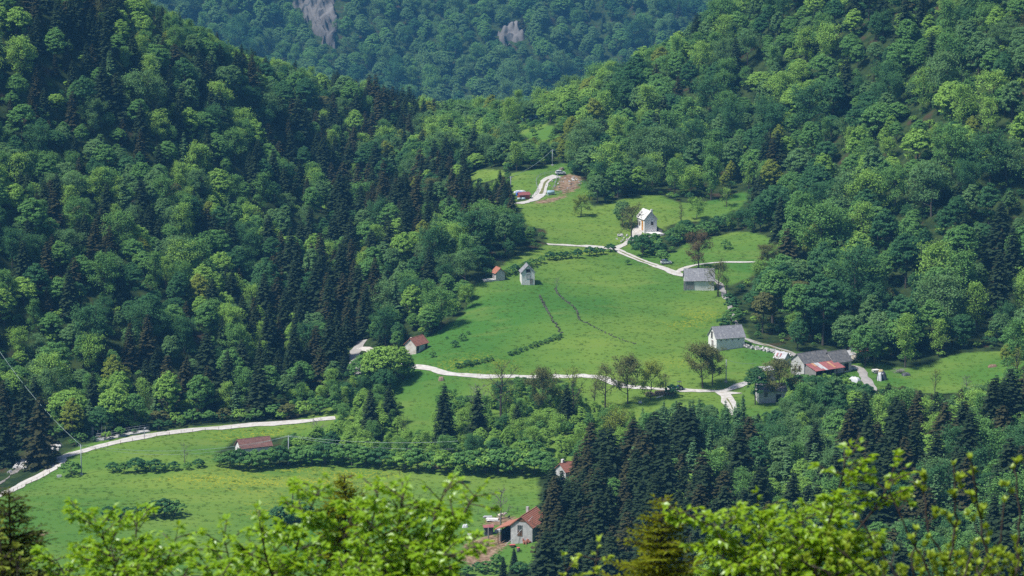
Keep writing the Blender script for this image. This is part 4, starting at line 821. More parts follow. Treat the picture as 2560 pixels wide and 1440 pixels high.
# 8 farmhouse with rusty lean-to
FX, FY, FR, FL, FW, FWH, FRH = 2028, 931, 33, 9.6, 5.8, 3.5, 2.1
h = house('farmhouse', 'grey farmhouse with dark roof and patched rusty lean-to', FX, FY, FR, FL, FW, FWH, FRH, M_plaster, M_darkslate, cat='farmhouse', sink=3)
opening(h, 'left', FL, FW, .9, 1.0, .7, 1.5, mat=M_dark); opening(h, 'left', FL, FW, -.9, 1.1, .6, 1.2, mat=M_dark)
rl, ry0, ry1, rz0, rz1 = 10.2, -FW / 2 - .32, -FW / 2 - 4.9, FWH - .12, FWH - 1.35
for i in range(12):
    x0 = -4.7 + i * rl / 12; m = M_zinc if i in (3, 4) else (M_rustorange if i in (2, 8) else M_rust)
    lo_ = MB(); n = 7; cols = [[], []]
    for k in range(n + 1):
        xx = x0 + rl / 12 * 1.02 * k / n; dzz = .035 * (k % 2)
        cols[0].append((xx, ry0, rz0 + dzz)); cols[1].append((xx, ry1, rz1 + dzz))
    vs = cols[0] + cols[1] + [(x, y, z - .03) for x, y, z in cols[0] + cols[1]]; N2 = 2 * (n + 1); fs = []
    for k in range(n): fs += [(k + n + 1, k + n + 2, k + 1, k), (N2 + k, N2 + k + 1, N2 + k + n + 2, N2 + k + n + 1)]
    fs += [(n + 1 + k, N2 + n + 1 + k, N2 + n + 2 + k, n + 2 + k) for k in range(n)]
    if m is not M_rust and i in (3, 2, 8):   # patched sheets are shorter pieces over a rusty one
        lo_.add(vs, fs); lo_.build('roof_panel', M_rust, h)
        f0, f1 = ((.02, .45), (.02, .8), (.1, .85))[(2, 3, 8).index(i)]
        q = MB(); q.add([(x, ry0 + (ry1 - ry0) * f, rz0 + (rz1 - rz0) * f + .06) for f in (f0, f1) for x in (x0 + .05, x0 + rl / 12 - .02)], [(2, 3, 1, 0)]); q.add([(x, ry0 + (ry1 - ry0) * f, rz0 + (rz1 - rz0) * f + .05) for f in (f0, f1) for x in (x0 + .05, x0 + rl / 12 - .02)], [(0, 1, 3, 2)]); q.build('roof_patch', m, h)
    else: lo_.add(vs, fs); lo_.build('roof_panel', m, h)
q = MB()
for k in range(13): q.box((-4.55, -FW / 2 - .25 - .36 * k, .2), (.05, .33, 2 * (FWH - .3 - .1 * k) - 1.2 + .35 * 2))
q.build('board_wall', M_wood, h)
q = MB()
for k in range(5): q.box((-4.4 + 2.4 * k, ry1 + .25, .3), (.16, .16, 3.4))
q.build('post', M_brownwood, h); q = MB(); q.box((.4, -FW / 2 - 1.2, .4), (9.4, .1, 3.2)); q.build('shade_backing', M_dark, h)  # last piece: near-black sheet whose colour supplies the shade under the lean-to
h = house('farm_annexe', 'dark roofed annexe joined to the far end of the farmhouse', 2090, 923, FR, 6.0, 5.8, 2.6, 2.4, M_plaster, M_darkslate, cat='outbuilding')
opening(h, 'front', 6, 5.8, 1.2, .1, 1.4, 1.9, 'door', M_dark, M_brownwood)
h = house('tin_roofed_hut', 'little white hut with patched tin roof left of the farmhouse', 1955, 912, -37, 3.2, 2.9, 2.1, 1.4, M_white, M_zinc, cat='hut', ridge=False)
q = MB()
for x in (-1.0, .1): q.box((x, -.95, 2.95), (.42, 1.1, .03), M=Matrix.Rotation(math.atan2(1.4, 1.45), 3, 'X'))
q.build('rust_patches', M_rust, h)
h = house('lower_house', 'whitewashed lower house half hidden by trees left of the farmhouse', 1926, 1001, 8, 7.4, 5.0, 3.0, 1.5, M_plaster, M_slate, cat='house')
opening(h, 'front', 7.4, 5.0, 1.6, 0, 1.3, 2.1, 'door', M_dark, M_brownwood); opening(h, 'front', 7.4, 5.0, -1.8, 1.6, .8, 1.0)
h = empty('tin_lean_to', G(1915, 950), R(15), 1, 'grey board lean-to with pale tin roof beside the lower house', 'lean-to'); q = MB()
q.box((0, 0, 3.2), (4.2, 3.0, .08), M=Matrix.Rotation(R(12), 3, 'X')); q.build('roof_sheet', M_zinc, h); q = MB()
for x in (-1.9, 1.9):
    for y in (-1.3, 1.3): q.box((x, y, 1.2), (.14, .14, 3.8 + (.5 if y > 0 else 0)))
q.build('post', M_wood, h)
for k in range(8): MB().box((-.2 + .3 * k, -1.42, 1.1), (.27, .05, 3.2)).build('board', M_wood, h)
# open shed and orange roofed hut at the right end of the farm
h = empty('open_shed', G(2118, 905), R(30), 1, 'small open shed with tin roof behind the farm annexe', 'shed'); q = MB(); q.box((0, 0, 2.5), (4.0, 3.2, .07), M=Matrix.Rotation(R(14), 3, 'X')); q.build('roof_sheet', M_zinc, h)
q = MB(); q.box((0, 1.4, 1.2), (3.6, .08, 2.9)); q.build('back_wall', M_dark, h)  # shade at the back of the shed is put into its colour
for x in (-1.8, 0, 1.8): MB().box((x, -1.4, .9), (.13, .13, 2.4)).build('post', M_wood, h)
h = house('orange_roofed_hut', 'small hut with orange tiled roof behind the tree right of the farm', 2147, 895, 30, 4.6, 3.6, 2.4, 1.5, M_cream, M_orange, cat='hut'); opening(h, 'front', 4.6, 3.6, -1.2, 0, .9, 1.9, 'door', M_orangewood)
# bottom house with lean-to
BX, BY, BR, BL, BW, BWH, BRH = 1322, 1342, 68, 9.0, 5.3, 3.6, 2.2
h = house('red_roofed_house', 'grey rendered house with red tiled roof beside the tall spruces', BX, BY, BR, BL, BW, BWH, BRH, M_plaster, M_orange, cat='house', gablem=None)
opening(h, 'left', BL, BW, -.4, 2.65, 1.1, 1.15, mat=M_glass, frame=M_wood); opening(h, 'left', BL, BW, -.4, 1.35, 1.05, 1.05, 'window', M_brownwood, M_brownwood, bars=False)
g = MB(); x = -BL / 2 - .03; g.add([(x, -1.3, BWH + 1.1), (x, 1.3, BWH + 1.1), (x, 0, BWH + BRH - .02), (x - .05, -1.3, BWH + 1.1), (x - .05, 1.3, BWH + 1.1), (x - .05, 0, BWH + BRH - .02)], [(0, 1, 2), (5, 4, 3), (0, 3, 4, 1), (1, 4, 5, 2), (2, 5, 3, 0)]); g.build('gable_boards', M_brownwood, h)
lr = roof_slope(h, 7.0, 7.2, BWH - 1.55, 1.35, 1, M_orange, .3, .3, name='lean_to_roof', y_ridge=BW / 2 + .25, run=3.5); lr.location = (-.8, 0, .1)
for x in (-4.1, -1.5, 1.2):
    for y in (BW / 2 + 3.3,): MB().box((x, y, .2), (.18, .18, 3.6)).build('post', M_brownwood, h)
MB().box((-.8, BW / 2 + 2.6, .6), (6.4, .1, 2.9)).build('lean_to_back', M_dark, h)  # near-black sheet, shade beneath the lean-to given by colour
MB().box((1.5, .9, 6.0), (.6, .6, 1.3)).build('chimney', M_concrete, h)
h = house('hidden_house', 'red roof with white chimney just showing among the near spruces', 1420, 1196, 40, 5.0, 4.0, 2.4, 1.6, M_plaster, M_tile, cat='house'); MB().box((-1.5, .3, 4.3), (.6, .6, 1.4)).build('chimney', M_white, h)
# red shed up on the spur with its clutter
h = house('red_board_shed', 'small red board shed beside the top track', 1309, 497, 18, 3.6, 2.6, 1.5, .6, M_redwood, M_rust, cat='shed')
opening(h, 'front', 3.6, 2.6, 0, .1, .9, 1.3, 'door', M_redwood, M_redwood)
M_blue = solid('blue_tarpaulin', (.02, .12, .55), (.03, .18, .68), .4, 2, .03, 3, .4); M_whitep = solid('white_plastic', (.50, .51, .53), (.62, .63, .64), .4, 2, .04, 3, .4); M_bluegrey = solid('blue_grey_paint', (.28, .40, .46), (.36, .48, .54), .5, 2)
def tarp_heap(name, label, px, py, L, W, h, mat, rot=0, seed=1, top=None):
    """tarpaulin laid over a heap: folded cloth surface reaching the ground"""
    g = np.random.default_rng(seed); root = empty(name, G(px, py), R(rot), 1, label, 'tarpaulin' if 'tarp' in name or 'sheet' in name else 'heap'); n = 13; V = []; ph_ = g.uniform(0, 6, 6)
    for j in range(n):
        for i in range(n):
            u, v = i / (n - 1) * 2 - 1, j / (n - 1) * 2 - 1; r = max(abs(u), abs(v)); prof = 1 - max(0, (r - .55) / .45) ** 1.3
            fold = .06 * math.sin(u * 9 + ph_[0]) * math.sin(v * 5 + ph_[1]) + .05 * math.sin((u + v) * 13 + ph_[2]) + g.normal(0, .012)
            V.append((u * L / 2 * (1 + .08 * math.sin(v * 4 + ph_[3])), v * W / 2 * (1 + .08 * math.sin(u * 4 + ph_[4])), prof * h * (.9 + fold * 2) + fold * .5 - (.25 if r > .98 else 0)))
    F = [(j * n + i, j * n + i + 1, (j + 1) * n + i + 1, (j + 1) * n + i) for j in range(n - 1) for i in range(n - 1)]
    link('cover', np_mesh('cover', V, F, True), mat, root)
    if top is not None: top(root, h)
    return root
tarp_heap('blue_tarp', 'bright blue tarpaulin over a heap behind the red shed', 1299, 487, 2.6, 1.8, 1.0, M_blue, 15, 2)
tarp_heap('white_sheet', 'long white plastic sheet on the slope behind the red shed', 1300, 480, 4.4, 1.2, .6, M_whitep, 14, 3)
h = empty('blue_barrel_trailer', G(1303, 501), R(12), 1, 'pale blue water barrels in front of the red shed', 'barrel')
for x in (-.75, .75): MB().tube([(x - .6, 0, .55), (x - .55, 0, .55), (x + .55, 0, .55), (x + .6, 0, .55)], [.3, .42, .42, .3], 12).build('barrel', M_bluegrey, h, True)
MB().box((0, 0, .06), (2.8, .8, .12)).build('skid', M_darkiron, h)
h = empty('tank_trailer', G(1377, 487), R(14), 1, 'silver cylindrical tank on the earth bank below the track', 'tank')
MB().tube([(-1.25, 0, .85), (-1.15, 0, .85), (1.15, 0, .85), (1.25, 0, .85)], [.5, .68, .68, .5], 16).build('barrel', M_bluegrey, h, True)
for x in (-.7, .7): MB().box((x, 0, .1), (.2, 1.2, .5)).build('cradle', M_darkiron, h)
MB().tube([(-.2, 0, 1.5), (-.2, 0, 1.62)], .2, 10).build('hatch', M_iron, h)
# ---------------------------------------------------------------- single trees and shrubs of the meadows
HP = {}
def hero(key, px, py, hpx, label, group=None, name='field_tree', wide=1.0, rz=None, lean=0.0):
    """key: form of the tree; hpx its height in photo pixels"""
    if key not in HP:
        form, colr = key.split(':') if ':' in key else (key, None); seed = 500 + len(HP) * 7
        cfg = dict(dense=dict(h=10, Rr=4.4, clear=.22, leafn=5200, lsize=.2, limbs=11), airy=dict(h=10, Rr=3.6, clear=.25, leafn=1900, lsize=.17, limbs=10), sparse=dict(h=11, Rr=3.0, clear=.28, leafn=800, lsize=.15, limbs=10, up=.9),
                   bare=dict(h=9, Rr=3.0, clear=.22, leafn=0, lsize=.1, limbs=9, up=.6), fan=dict(h=8, Rr=5, clear=.16, leafn=2600, lsize=.16, limbs=16, fan=True, spread=.3), slim=dict(h=10, Rr=1.4, clear=.3, leafn=500, lsize=.14, limbs=8, up=1.1))[form]
        HP[key] = (cfg['h'],) + tuple((m.mesh('trunk', [M_bark if form != 'bare' else M_bark_pale]), (lambda c: (c.materials.append(LEAF[colr]), c)[1])(np_mesh('crown', V, F)) if V is not None else None) for m, V, F in [branch_tree(seed + k, **cfg) for k in range(2)])
    hh, *vs = HP[key]; tm_, cm_ = vs[(px * 7 + py) % 2]; loc = G(px, py, -.05); s = hpx / (FPX / project(loc.x, loc.y, loc.z)[2]) / hh / math.cos(PITCH)
    o = empty(name, loc, rz if rz is not None else RND.uniform(0, 6.28), (s * wide, s * wide, s), label, 'tree', group)
    if lean: o.rotation_euler = (0, lean, 0)
    link('trunk', tm_, None, o)
    if cm_ is not None: link('crown', cm_, None, o)
    return o
def std(kind, idx, px, py, hpx, label, group=None, wide=1.0):
    loc = G(px, py, -.1); s = hpx / (FPX / project(loc.x, loc.y, loc.z)[2]) / PROTO[kind][idx]['h'] / math.cos(PITCH)
    return plant(kind, idx, loc, RND.uniform(0, 6.28), (s * wide, s * wide, s), label, group)
hero('dense:russet brown', 1746, 673, 84, 'russet brown tree rising behind the slate roofed barn', wide=.95)
hero('airy:olive brown', 1795, 741, 88, 'thin grey tree in front of the right end of the slate roofed barn')
hero('sparse:russet brown', 1816, 740, 46, 'small reddish tree beside the farm track below the slate roofed barn', wide=1.3)
hero('airy:olive brown', 1579, 603, 90, 'olive brown tree with visible trunk beside the drive of the tall white house', wide=1.1)
std('broadleaf', 4, 1557, 566, 70, 'round blue green tree behind the drive of the tall white house')
hero('dense:yellow green', 1452, 541, 48, 'low yellow flowering tree at the wood edge above the meadow', wide=1.1)
hero('airy:olive brown', 1513, 1020, 108, 'slender brown tree below the bend of the meadow road')
hero('dense:olive brown', 1569, 1010, 113, 'tall brown tree standing on the roadside with a straight trunk', wide=.8)
hero('dense:yellow green', 1626, 999, 86, 'olive yellow tree leaning over the log pile', wide=.9)
hero('sparse:russet brown', 1664, 985, 52, 'small reddish tree behind the log pile', wide=1.2)
std('shrub', 1, 1679, 992, 34, 'dark green bush beside the tractor')
hero('slim:olive brown', 1486, 1029, 86, 'very thin sapling left of the slender brown roadside tree')
hero('sparse:yellow green', 1252, 1056, 158, 'tall yellow budding tree overlapping the meadow road')
hero('sparse:yellow green', 1434, 1056, 142, 'tall pale yellow tree at the right end of the bushy bank')
hero('dense:olive brown', 1358, 1045, 118, 'olive brown tree in the middle of the bushy bank', wide=.75)
hero('dense:olive brown', 1757, 971, 101, 'broad olive tree with curved trunk above the road fork', lean=-.06, wide=.95)
hero('dense:olive brown', 1781, 964, 92, 'brown olive tree standing close beside the broad olive tree', wide=.85)
std('broadleaf', 8, 1888, 1012, 104, 'dark green tree in front of the whitewashed lower house', wide=.95)
hero('dense:olive brown', 1948, 1003, 98, 'wide olive tree between the lower house and the farmhouse', wide=1.2)
std('shrub', 1, 1994, 985, 52, 'dark bush below the grey gable of the farmhouse')
std('broadleaf', 0, 2163, 915, 112, 'round green tree in front of the orange roofed hut', wide=.95)
std('broadleaf', 3, 2185, 918, 92, 'second green tree right of the orange roofed hut', wide=.7)
hero('bare', 1251, 1320, 108, 'bare dead tree behind the lean-to of the red roofed house', wide=.9)
std('broadleaf', 10, 1146, 1208, 49, 'little light green tree alone in the lower meadow', wide=.95)
hero('bare', 462, 1163, 60, 'small bare tree at the hedge row in the lower meadow', wide=.8)
hero('bare', 1391, 735, 44, 'bare sapling in the middle of the upper meadow', wide=.7)
hero('fan:yellow green', 1538, 1108, 88, 'fan shaped pale green tree at the end of the bushy bank', wide=1.1)
hero('bare', 1196, 1045, 92, 'spreading bare tree behind the bank spruces', wide=1.3)
hero('bare', 792, 1112, 68, 'bare crowned tree behind the tiled shed', wide=1.2)
hero('dense:light green', 1742, 548, 48, 'small light green tree in the upper right meadow', wide=1.1)
hero('airy:light green', 1816, 517, 46, 'thin light green tree near the upper meadow corner')
hero('slim:olive brown', 1703, 566, 64, 'bare thin sapling right of the tall white house')
hero('dense:olive brown', 1916, 676, 58, 'rounded olive tree at the end of the narrow gravel path', wide=1.1)
hero('sparse:olive brown', 732, 1248, 58, 'twiggy brown tree above the dark bush in the lower meadow', wide=1.2)
hero('bare', 2415, 988, 54, 'leafless crooked tree at the edge of the near right wood', wide=1.1)
hero('sparse:yellow green', 2337, 990, 68, 'sparse yellow tree at the lower edge of the right hand meadow')
hero('slim:yellow green', 2542, 968, 110, 'thin sapling at the right edge of the right hand meadow')
hero('slim:light green', 1120, 1112, 50, 'thin birch in front of the bank spruces'); hero('sparse:light green', 1010, 1105, 70, 'sparse light tree beside the lone meadow spruce')
std('spruce', 4, 103, 1163, 178, 'big brownish spruce beside the stony brook')
std('spruce', 1, 10, 1160, 150, 'dark spruce at the left picture edge above the brook')
for i, (x, y, hh, lab) in enumerate([(927, 1106, 134, 'tall dark spruce at the left end of the bushy bank'), (974, 1062, 104, 'spruce just behind the left end spruce of the bank'), (1112, 1116, 162, 'tallest lone spruce on the bank against the meadow'), (1195, 1114, 144, 'lone spruce right of the tallest bank spruce'),
        (1293, 1096, 92, 'small spruce in the middle of the bushy bank'), (1417, 1070, 112, 'dark spruce at the right end of the bushy bank'), (1285, 1432, 66, 'little spruce below the red roofed house'), (1258, 1448, 60, 'second little spruce below the red roofed house'),
        (1132, 415, 60, 'dark spruce behind the little glade'), (1160, 496, 72, 'pointed spruce left of the little glade'), (1250, 500, 78, 'dark spruce beside the lower pole of the top track')]):
    std('spruce', i % 4, x, y, hh, lab, None, 1.05)
for i, (x, y, hh, k, lab) in enumerate([(905, 968, 88, 0, 'green tree at the left of the clump by the stony track'), (938, 972, 112, 11, 'bright light green tree in the clump beside the cabin'), (975, 962, 110, 12, 'tallest light green tree next to the cabin'), (1008, 948, 88, 10, 'light green tree touching the cabin wall'), (960, 985, 70, 7, 'dark green tree at the foot of the cabin clump'), (1020, 945, 50, 0, 'small green tree below the cabin')]):
    std('broadleaf', k, x, y, hh, lab)
def shrubs(lst, label, group, kinds=(0, 1, 3), each=None):
    lst = sorted(lst)
    for n_, (x, y, hh) in enumerate(lst):
        o = std('shrub', kinds[n_ % len(kinds)], x, y, hh, label + ordinal(n_, len(lst)), group, RND.uniform(.9, 1.25))
shrubs([(1606, 640, 56), (1625, 628, 50), (1590, 622, 36), (1640, 640, 34)], 'dark green bush below the tall white house', 'bushes below the tall white house', (1, 1, 0))
std('shrub', 3, 1655, 658, 38, 'round green bush next to the parked blue and white car')
shrubs([(1682, 600, 34), (1700, 604, 42), (1722, 600, 40), (1745, 596, 38), (1768, 588, 38), (1790, 578, 40), (1812, 566, 36)], 'bush in the thicket right of the tall white house', 'thicket right of the tall white house', (0, 1, 3, 0))
shrubs([(1262 + 13 * i, 690 - 4.6 * i, 17 + (i % 3) * 3) for i in range(8)], 'bush in the dark hedge behind the two stone huts', 'hedge behind the stone huts', (1, 0))
shrubs([(1374, 650, 24), (1388, 649, 22), (1402, 647, 20), (1416, 646, 20), (1428, 644, 18), (1444, 645, 26), (1474, 640, 26), (1490, 637, 22), (1503, 636, 18), (1526, 629, 22)], 'bush in the hedge along the white meadow road', 'hedge along the white meadow road', (1, 0, 1))
shrubs([(1145 + 12 * i, 920 - 2.7 * i, 12 + 5 * (i == 2) + 3 * (i == 0)) for i in range(8)], 'low bush in the short hedge above the lower meadow road', 'short hedge above the meadow road', (1, 0))
shrubs([(1276 + 12.5 * i, 888 - 4.4 * i, 12 + 4 * (i % 4 == 1)) for i in range(11)], 'low bush in the hedge below the dry stone wall', 'hedge below the dry stone wall', (1, 0))
for (x, y, hh, lab) in [(1137, 868, 20, 'lower of the two round bushes above the cabin slope'), (1155, 852, 22, 'upper of the two round bushes above the cabin slope'), (1170, 836, 12, 'small bush uphill of the two round bushes'), (1082, 893, 16, 'low bush right of the cabin'), (1117, 848, 8, 'tiny bush on the slope above the cabin'),
        (1814, 622, 25, 'round bush alone in the right hand corner of the upper meadow'), (1568, 662, 16, 'small round bush beside the white meadow road'), (2112, 905, 14, 'pale bush in front of the farm annexe')]: std('shrub', RND.choice((0, 1, 3)), x, y, hh, lab)
shrubs([(178, 1190, 42), (282, 1180, 28), (310, 1184, 32), (342, 1180, 40), (364, 1178, 30), (390, 1180, 36), (414, 1178, 18), (436, 1176, 26), (470, 1174, 22), (497, 1168, 24)], 'bush in the broken hedge row of the lower meadow', 'broken hedge row in the lower meadow', (0, 1, 3, 1))
shrubs([(272, 1296, 34), (295, 1298, 30), (318, 1298, 34), (340, 1297, 34), (362, 1296, 38), (385, 1294, 46), (412, 1292, 50), (436, 1290, 44)], 'bush in the dark clump of the lower meadow', 'dark clump in the lower meadow', (1, 0, 1))
shrubs([(690, 1315, 52), (712, 1312, 58), (736, 1308, 60), (756, 1300, 48)], 'dark bush behind the bright near leaves', 'dark bushes in the lower meadow', (1, 1, 0))
shrubs([(553, 1164, 36), (575, 1170, 48), (600, 1172, 54), (625, 1172, 50), (650, 1170, 52), (675, 1168, 54), (700, 1166, 56), (725, 1162, 46), (752, 1160, 50), (780, 1162, 58), (812, 1162, 62), (845, 1162, 60), (880, 1164, 62), (915, 1166, 56), (950, 1168, 52), (985, 1170, 48)], 'bush along the bank in front of the tiled shed', 'bushes in front of the tiled shed', (0, 3, 1, 0))
shrubs([(1012, 1174, 50), (1045, 1178, 66), (1080, 1180, 58), (1115, 1182, 64), (1150, 1183, 60), (1185, 1184, 66), (1215, 1184, 70), (1245, 1185, 72), (1275, 1186, 74), (1305, 1187, 70), (1335, 1187, 72), (1365, 1188, 66), (1030, 1150, 44), (1130, 1150, 50), (1230, 1150, 56), (1320, 1150, 60)], 'broad bush at the foot of the bank', 'bushes at the foot of the bank', (2, 0, 3, 0))
shrubs([(1170, 1440, 30), (1195, 1428, 26), (1218, 1432, 34), (1240, 1420, 40), (1300, 1440, 40), (1325, 1436, 34), (1150, 1438, 26)], 'bush on the slope below the red roofed house', 'bushes below the red roofed house', (0, 3, 1))
shrubs([(150, 1090, 34), (175, 1085, 30), (120, 1098, 26), (300, 1066, 30), (330, 1064, 34), (365, 1062, 36), (400, 1062, 40), (440, 1060, 34), (480, 1058, 40), (520, 1056, 34), (560, 1054, 38), (600, 1052, 34), (640, 1050, 36), (680, 1046, 40), (720, 1044, 40), (760, 1040, 44), (800, 1036, 50), (835, 1030, 44)], 'bush on the verge above the curving gravel road', 'bushes above the curving gravel road', (0, 3, 4, 2))
shrubs([(2010, 975, 44), (2035, 985, 50), (2060, 975, 46), (2085, 990, 52), (2110, 975, 36), (2140, 990, 40), (2165, 1000, 44), (2040, 950, 22), (2080, 952, 22), (2110, 952, 18)], 'rounded bush below the rusty lean-to of the farmhouse', 'bushes below the farmhouse', (0, 1, 3, 2))
shrubs([(1808, 818, 26), (1822, 814, 34), (1838, 802, 38), (1832, 778, 36), (1824, 758, 28)], 'bush between the farm track and the long white barn', 'bushes along the farm track', (1, 0, 1))
# ---------------------------------------------------------------- walls, poles, fences, vehicles, clutter
def scaled(px, py): p = G(px, py); return FPX / project(p.x, p.y, p.z)[2]
ROCK = []
for s in range(5):
    g = np.random.default_rng(600 + s); b = MB().box((0, 0, 0), (1, 1, .8)); ROCK.append(None)
    v = np.array(b.v) * g.uniform(.75, 1.2, (8, 1)) + g.normal(0, .08, (8, 3)); ROCK[s] = np_mesh('stone', v, np.array([f for f in b.f])); ROCK[s].materials.append(M_stone)
M_mossy = solid('mossy_stone', (.045, .06, .03), (.12, .12, .085), .95, 3, .03, 8, .1, c3=(.20, .20, .17), s3=2)
def stone_line(name, label, pix, n, size, rows=1, seed=1, cat='stone wall', jit=.2, mat=None):
    g = np.random.default_rng(seed); P = ground([p[0] for p in pix], [p[1] for p in pix]); C = smooth_path(P, .5); root = empty(name, (0, 0, 0), 0, 1, label, cat); root['kind'] = 'thing'; c0 = C[len(C) // 2]; root.location = (c0[0], c0[1], float(H(*c0)))
    for k in range(n):
        c = C[int((k + .5) / n * len(C)) % len(C)] + g.normal(0, jit, 2); s = size * g.uniform(.6, 1.3); z = float(H(*c)) + (g.integers(0, rows) + .35) * size * .55
        o = link('stone', ROCK[int(g.integers(0, 5))], None, root, (c[0] - root.location.x, c[1] - root.location.y, z - root.location.z), tuple(g.uniform(0, 6, 3)), (s * 1.2, s, s * .9))
        if mat is not None: o.material_slots[0].link = 'OBJECT'; o.material_slots[0].material = mat
stone_line('dry_stone_wall', 'low dry stone wall running down the middle of the upper meadow', [(1349, 738), (1362, 765), (1378, 795), (1392, 815), (1404, 836)], 110, .38, 1, 1, mat=M_mossy)
stone_line('dry_stone_wall', 'curved dry stone wall right of the straight meadow wall', [(1387, 722), (1400, 740), (1425, 760), (1442, 778), (1450, 800), (1475, 812)], 110, .33, 1, 2, mat=M_mossy)
stone_line('dry_stone_wall', 'overgrown end of the curved wall fading into the grass', [(1475, 812), (1510, 830), (1550, 848), (1590, 860)], 60, .25, 1, 3, mat=M_mossy)
stone_line('boulder_wall', 'retaining wall of pale boulders between barn and farmhouse', [(1860, 868), (1880, 872), (1910, 876), (1935, 882), (1960, 888), (1975, 893)], 110, .5, 3, 4)
stone_line('rock_heap', 'scattered rocks on the grass below the tall white house drive', [(1548, 595), (1560, 590), (1565, 600), (1552, 604)], 12, .6, 1, 5, 'rocks', 1.0)
stone_line('rock_heap', 'stones along the brook beside the big spruce', [(40, 1178), (62, 1155), (80, 1138), (130, 1125), (150, 1112)], 60, .8, 1, 6, 'rocks', 1.3)
stone_line('rock_heap', 'pale loose rocks on the red earth bank by the top track', [(1398, 470), (1410, 452), (1430, 445), (1440, 460)], 30, .45, 1, 7, 'rocks', 2.0)
# --- poles and lines
def pole(px, py, hpx, label, arm=True, r=.13, mat=None, name='utility_pole'):
    p = G(px, py); H_ = hpx / scaled(px, py) / math.cos(PITCH); o = empty(name, p, 0, 1, label, 'pole')
    MB().tube([(0, 0, -1), (0, 0, H_ * .5), (0, 0, H_)], [r * 1.25, r, r * .75], 8).build('shaft', mat or M_greywood, o, True)
    if arm:
        MB().box((0, 0, H_ - .35), (1.3, .1, .12)).build('crossarm', M_iron, o)
        for x in (-.55, .55): MB().tube([(x, 0, H_ - .29), (x, 0, H_ - .08)], [.06, .05], 6).build('insulator', M_concrete, o)
    MB().box((0, -.02, .15), (.7, .7, .5)).build('footing', M_concrete, o)
    return Vector((p.x, p.y, p.z + H_ - .1))
def cable(a, b, sag, label, r=.035, dx=0.0, mat=None):
    a = Vector(a) + Vector((dx, 0, 0)); b = Vector(b) + Vector((dx, 0, 0)); n = 20
    P = [a.lerp(b, i / n) - Vector((0, 0, sag * 4 * (i / n) * (1 - i / n))) for i in range(n + 1)]
    tag(MB().tube(P, r, 5).build('overhead_cable', mat or M_cable, None), label, 'cable')
M_cable = solid('pale_aluminium_cable', (.28, .36, .35), (.36, .44, .42), .5, 2)
pA = pole(204, 1187, 76, 'grey power pole on the lower meadow beside the gravel road'); pB = pole(722, 1160, 72, 'grey power pole in front of the bank bushes'); pC = pole(1277, 481, 40, 'power pole at the lower end of the top track'); pD = pole(1381, 414, 40, 'power pole at the wood edge above the parked car')
pE = pole(1815, 956, 58, 'grey pole on the meadow above the road fork', arm=False)
gl = G(-60, 905); cable(pA, gl + Vector((0, 0, 14)), 3.0, 'cable running from the left pole up over the forest edge', .035)
cable(pA, pB, 2.6, 'upper cable between the two lower meadow poles', .035, .5); cable(pA, pB, 3.6, 'lower cable between the two lower meadow poles', .03, -.5)
gr = G(1140, 1166); cable(pB, gr + Vector((0, 0, 6.5)), 1.0, 'upper cable running right from the bank pole into the bushes', .035, .5); cable(pB, gr + Vector((0, 0, 4.5)), 1.2, 'lower cable running right from the bank pole into the bushes', .03, -.5)
cable(pC, pD, 1.2, 'sagging cable between the two poles of the top track', .05); cable(pE, G(1890, 935, 3.0), .5, 'green cable from the meadow pole towards the farm', .035)
pF = pole(1331, 1353, 64, 'thin rusty pole in front of the red roofed house', False, .07, M_brownwood); cable(pF, G(1262, 1366, .3), .4, 'slack white cable from the rusty pole to the ground', .05, 0, M_whitep)
# --- fences
def fence(label, pix, every, h=1.1, r=.045, rails=0, mat=None, name='post_fence', off=0.0, rail_r=.015):
    P = ground([p[0] for p in pix], [p[1] for p in pix]); C = smooth_path(P, .5); T_ = np.gradient(C, axis=0); T_ /= np.linalg.norm(T_, axis=1)[:, None]; C = C + np.stack([-T_[:, 1], T_[:, 0]], 1) * off
    root = empty(name, (C[0][0], C[0][1], float(H(*C[0]))), 0, 1, label, 'fence'); d = 0; last = None; tops = []; o0 = Vector(root.location)
    me = MB().tube([(0, 0, -.3), (0, 0, h)], [r, r * .9], 5).mesh('post', [mat or M_brownwood])
    for i, c in enumerate(C):
        if last is None or np.linalg.norm(c - last) >= every:
            v = Vector((c[0], c[1], float(H(*c)))) - o0; link('post', me, None, root, v); tops.append(v); last = c
    for k in range(rails):
        zz_ = h * (1 - .45 * k) - .05; MB().tube([t + Vector((0, 0, zz_)) for t in tops], rail_r, 4).build('rail', mat or M_brownwood, root)
    return root
fence('thin post fence along the field side of the curving gravel road', [(0, 1245), (60, 1217), (115, 1188), (150, 1170)], 2.6, 1.0, .05, 1, off=-.6)
fence('post fence along the field edge beneath the water intake', [(205, 1136), (300, 1110), (400, 1091), (520, 1077), (600, 1070)], 3.2, 1.0, .05, 1, off=-.4)
fence('wire fence across the lower meadow towards the bank', [(870, 1225), (960, 1200), (1040, 1172)], 4.0, 1.0, .04, 1)
fence('grey rail fence winding along the top track', [(1392, 435), (1372, 436), (1352, 441), (1341, 452), (1342, 466), (1345, 478), (1336, 490), (1322, 498)], 2.0, 1.0, .05, 2, M_iron, rail_r=.035)
fence('grey rail fence on the edge of the red earth bank', [(1394, 440), (1390, 455), (1386, 468), (1378, 478)], 2.0, 1.0, .05, 2, M_iron, rail_r=.035)
fence('grey rail along the lower edge of the red earth bank', [(1352, 492), (1372, 492), (1400, 484), (1430, 471), (1460, 458)], 2.4, .7, .05, 1, M_iron, rail_r=.06)
fence('paddock fence behind the red roofed house', [(1172, 1290), (1200, 1282), (1230, 1279), (1265, 1279), (1300, 1277), (1330, 1274)], 2.2, 1.1, .05, 1, M_darkiron)
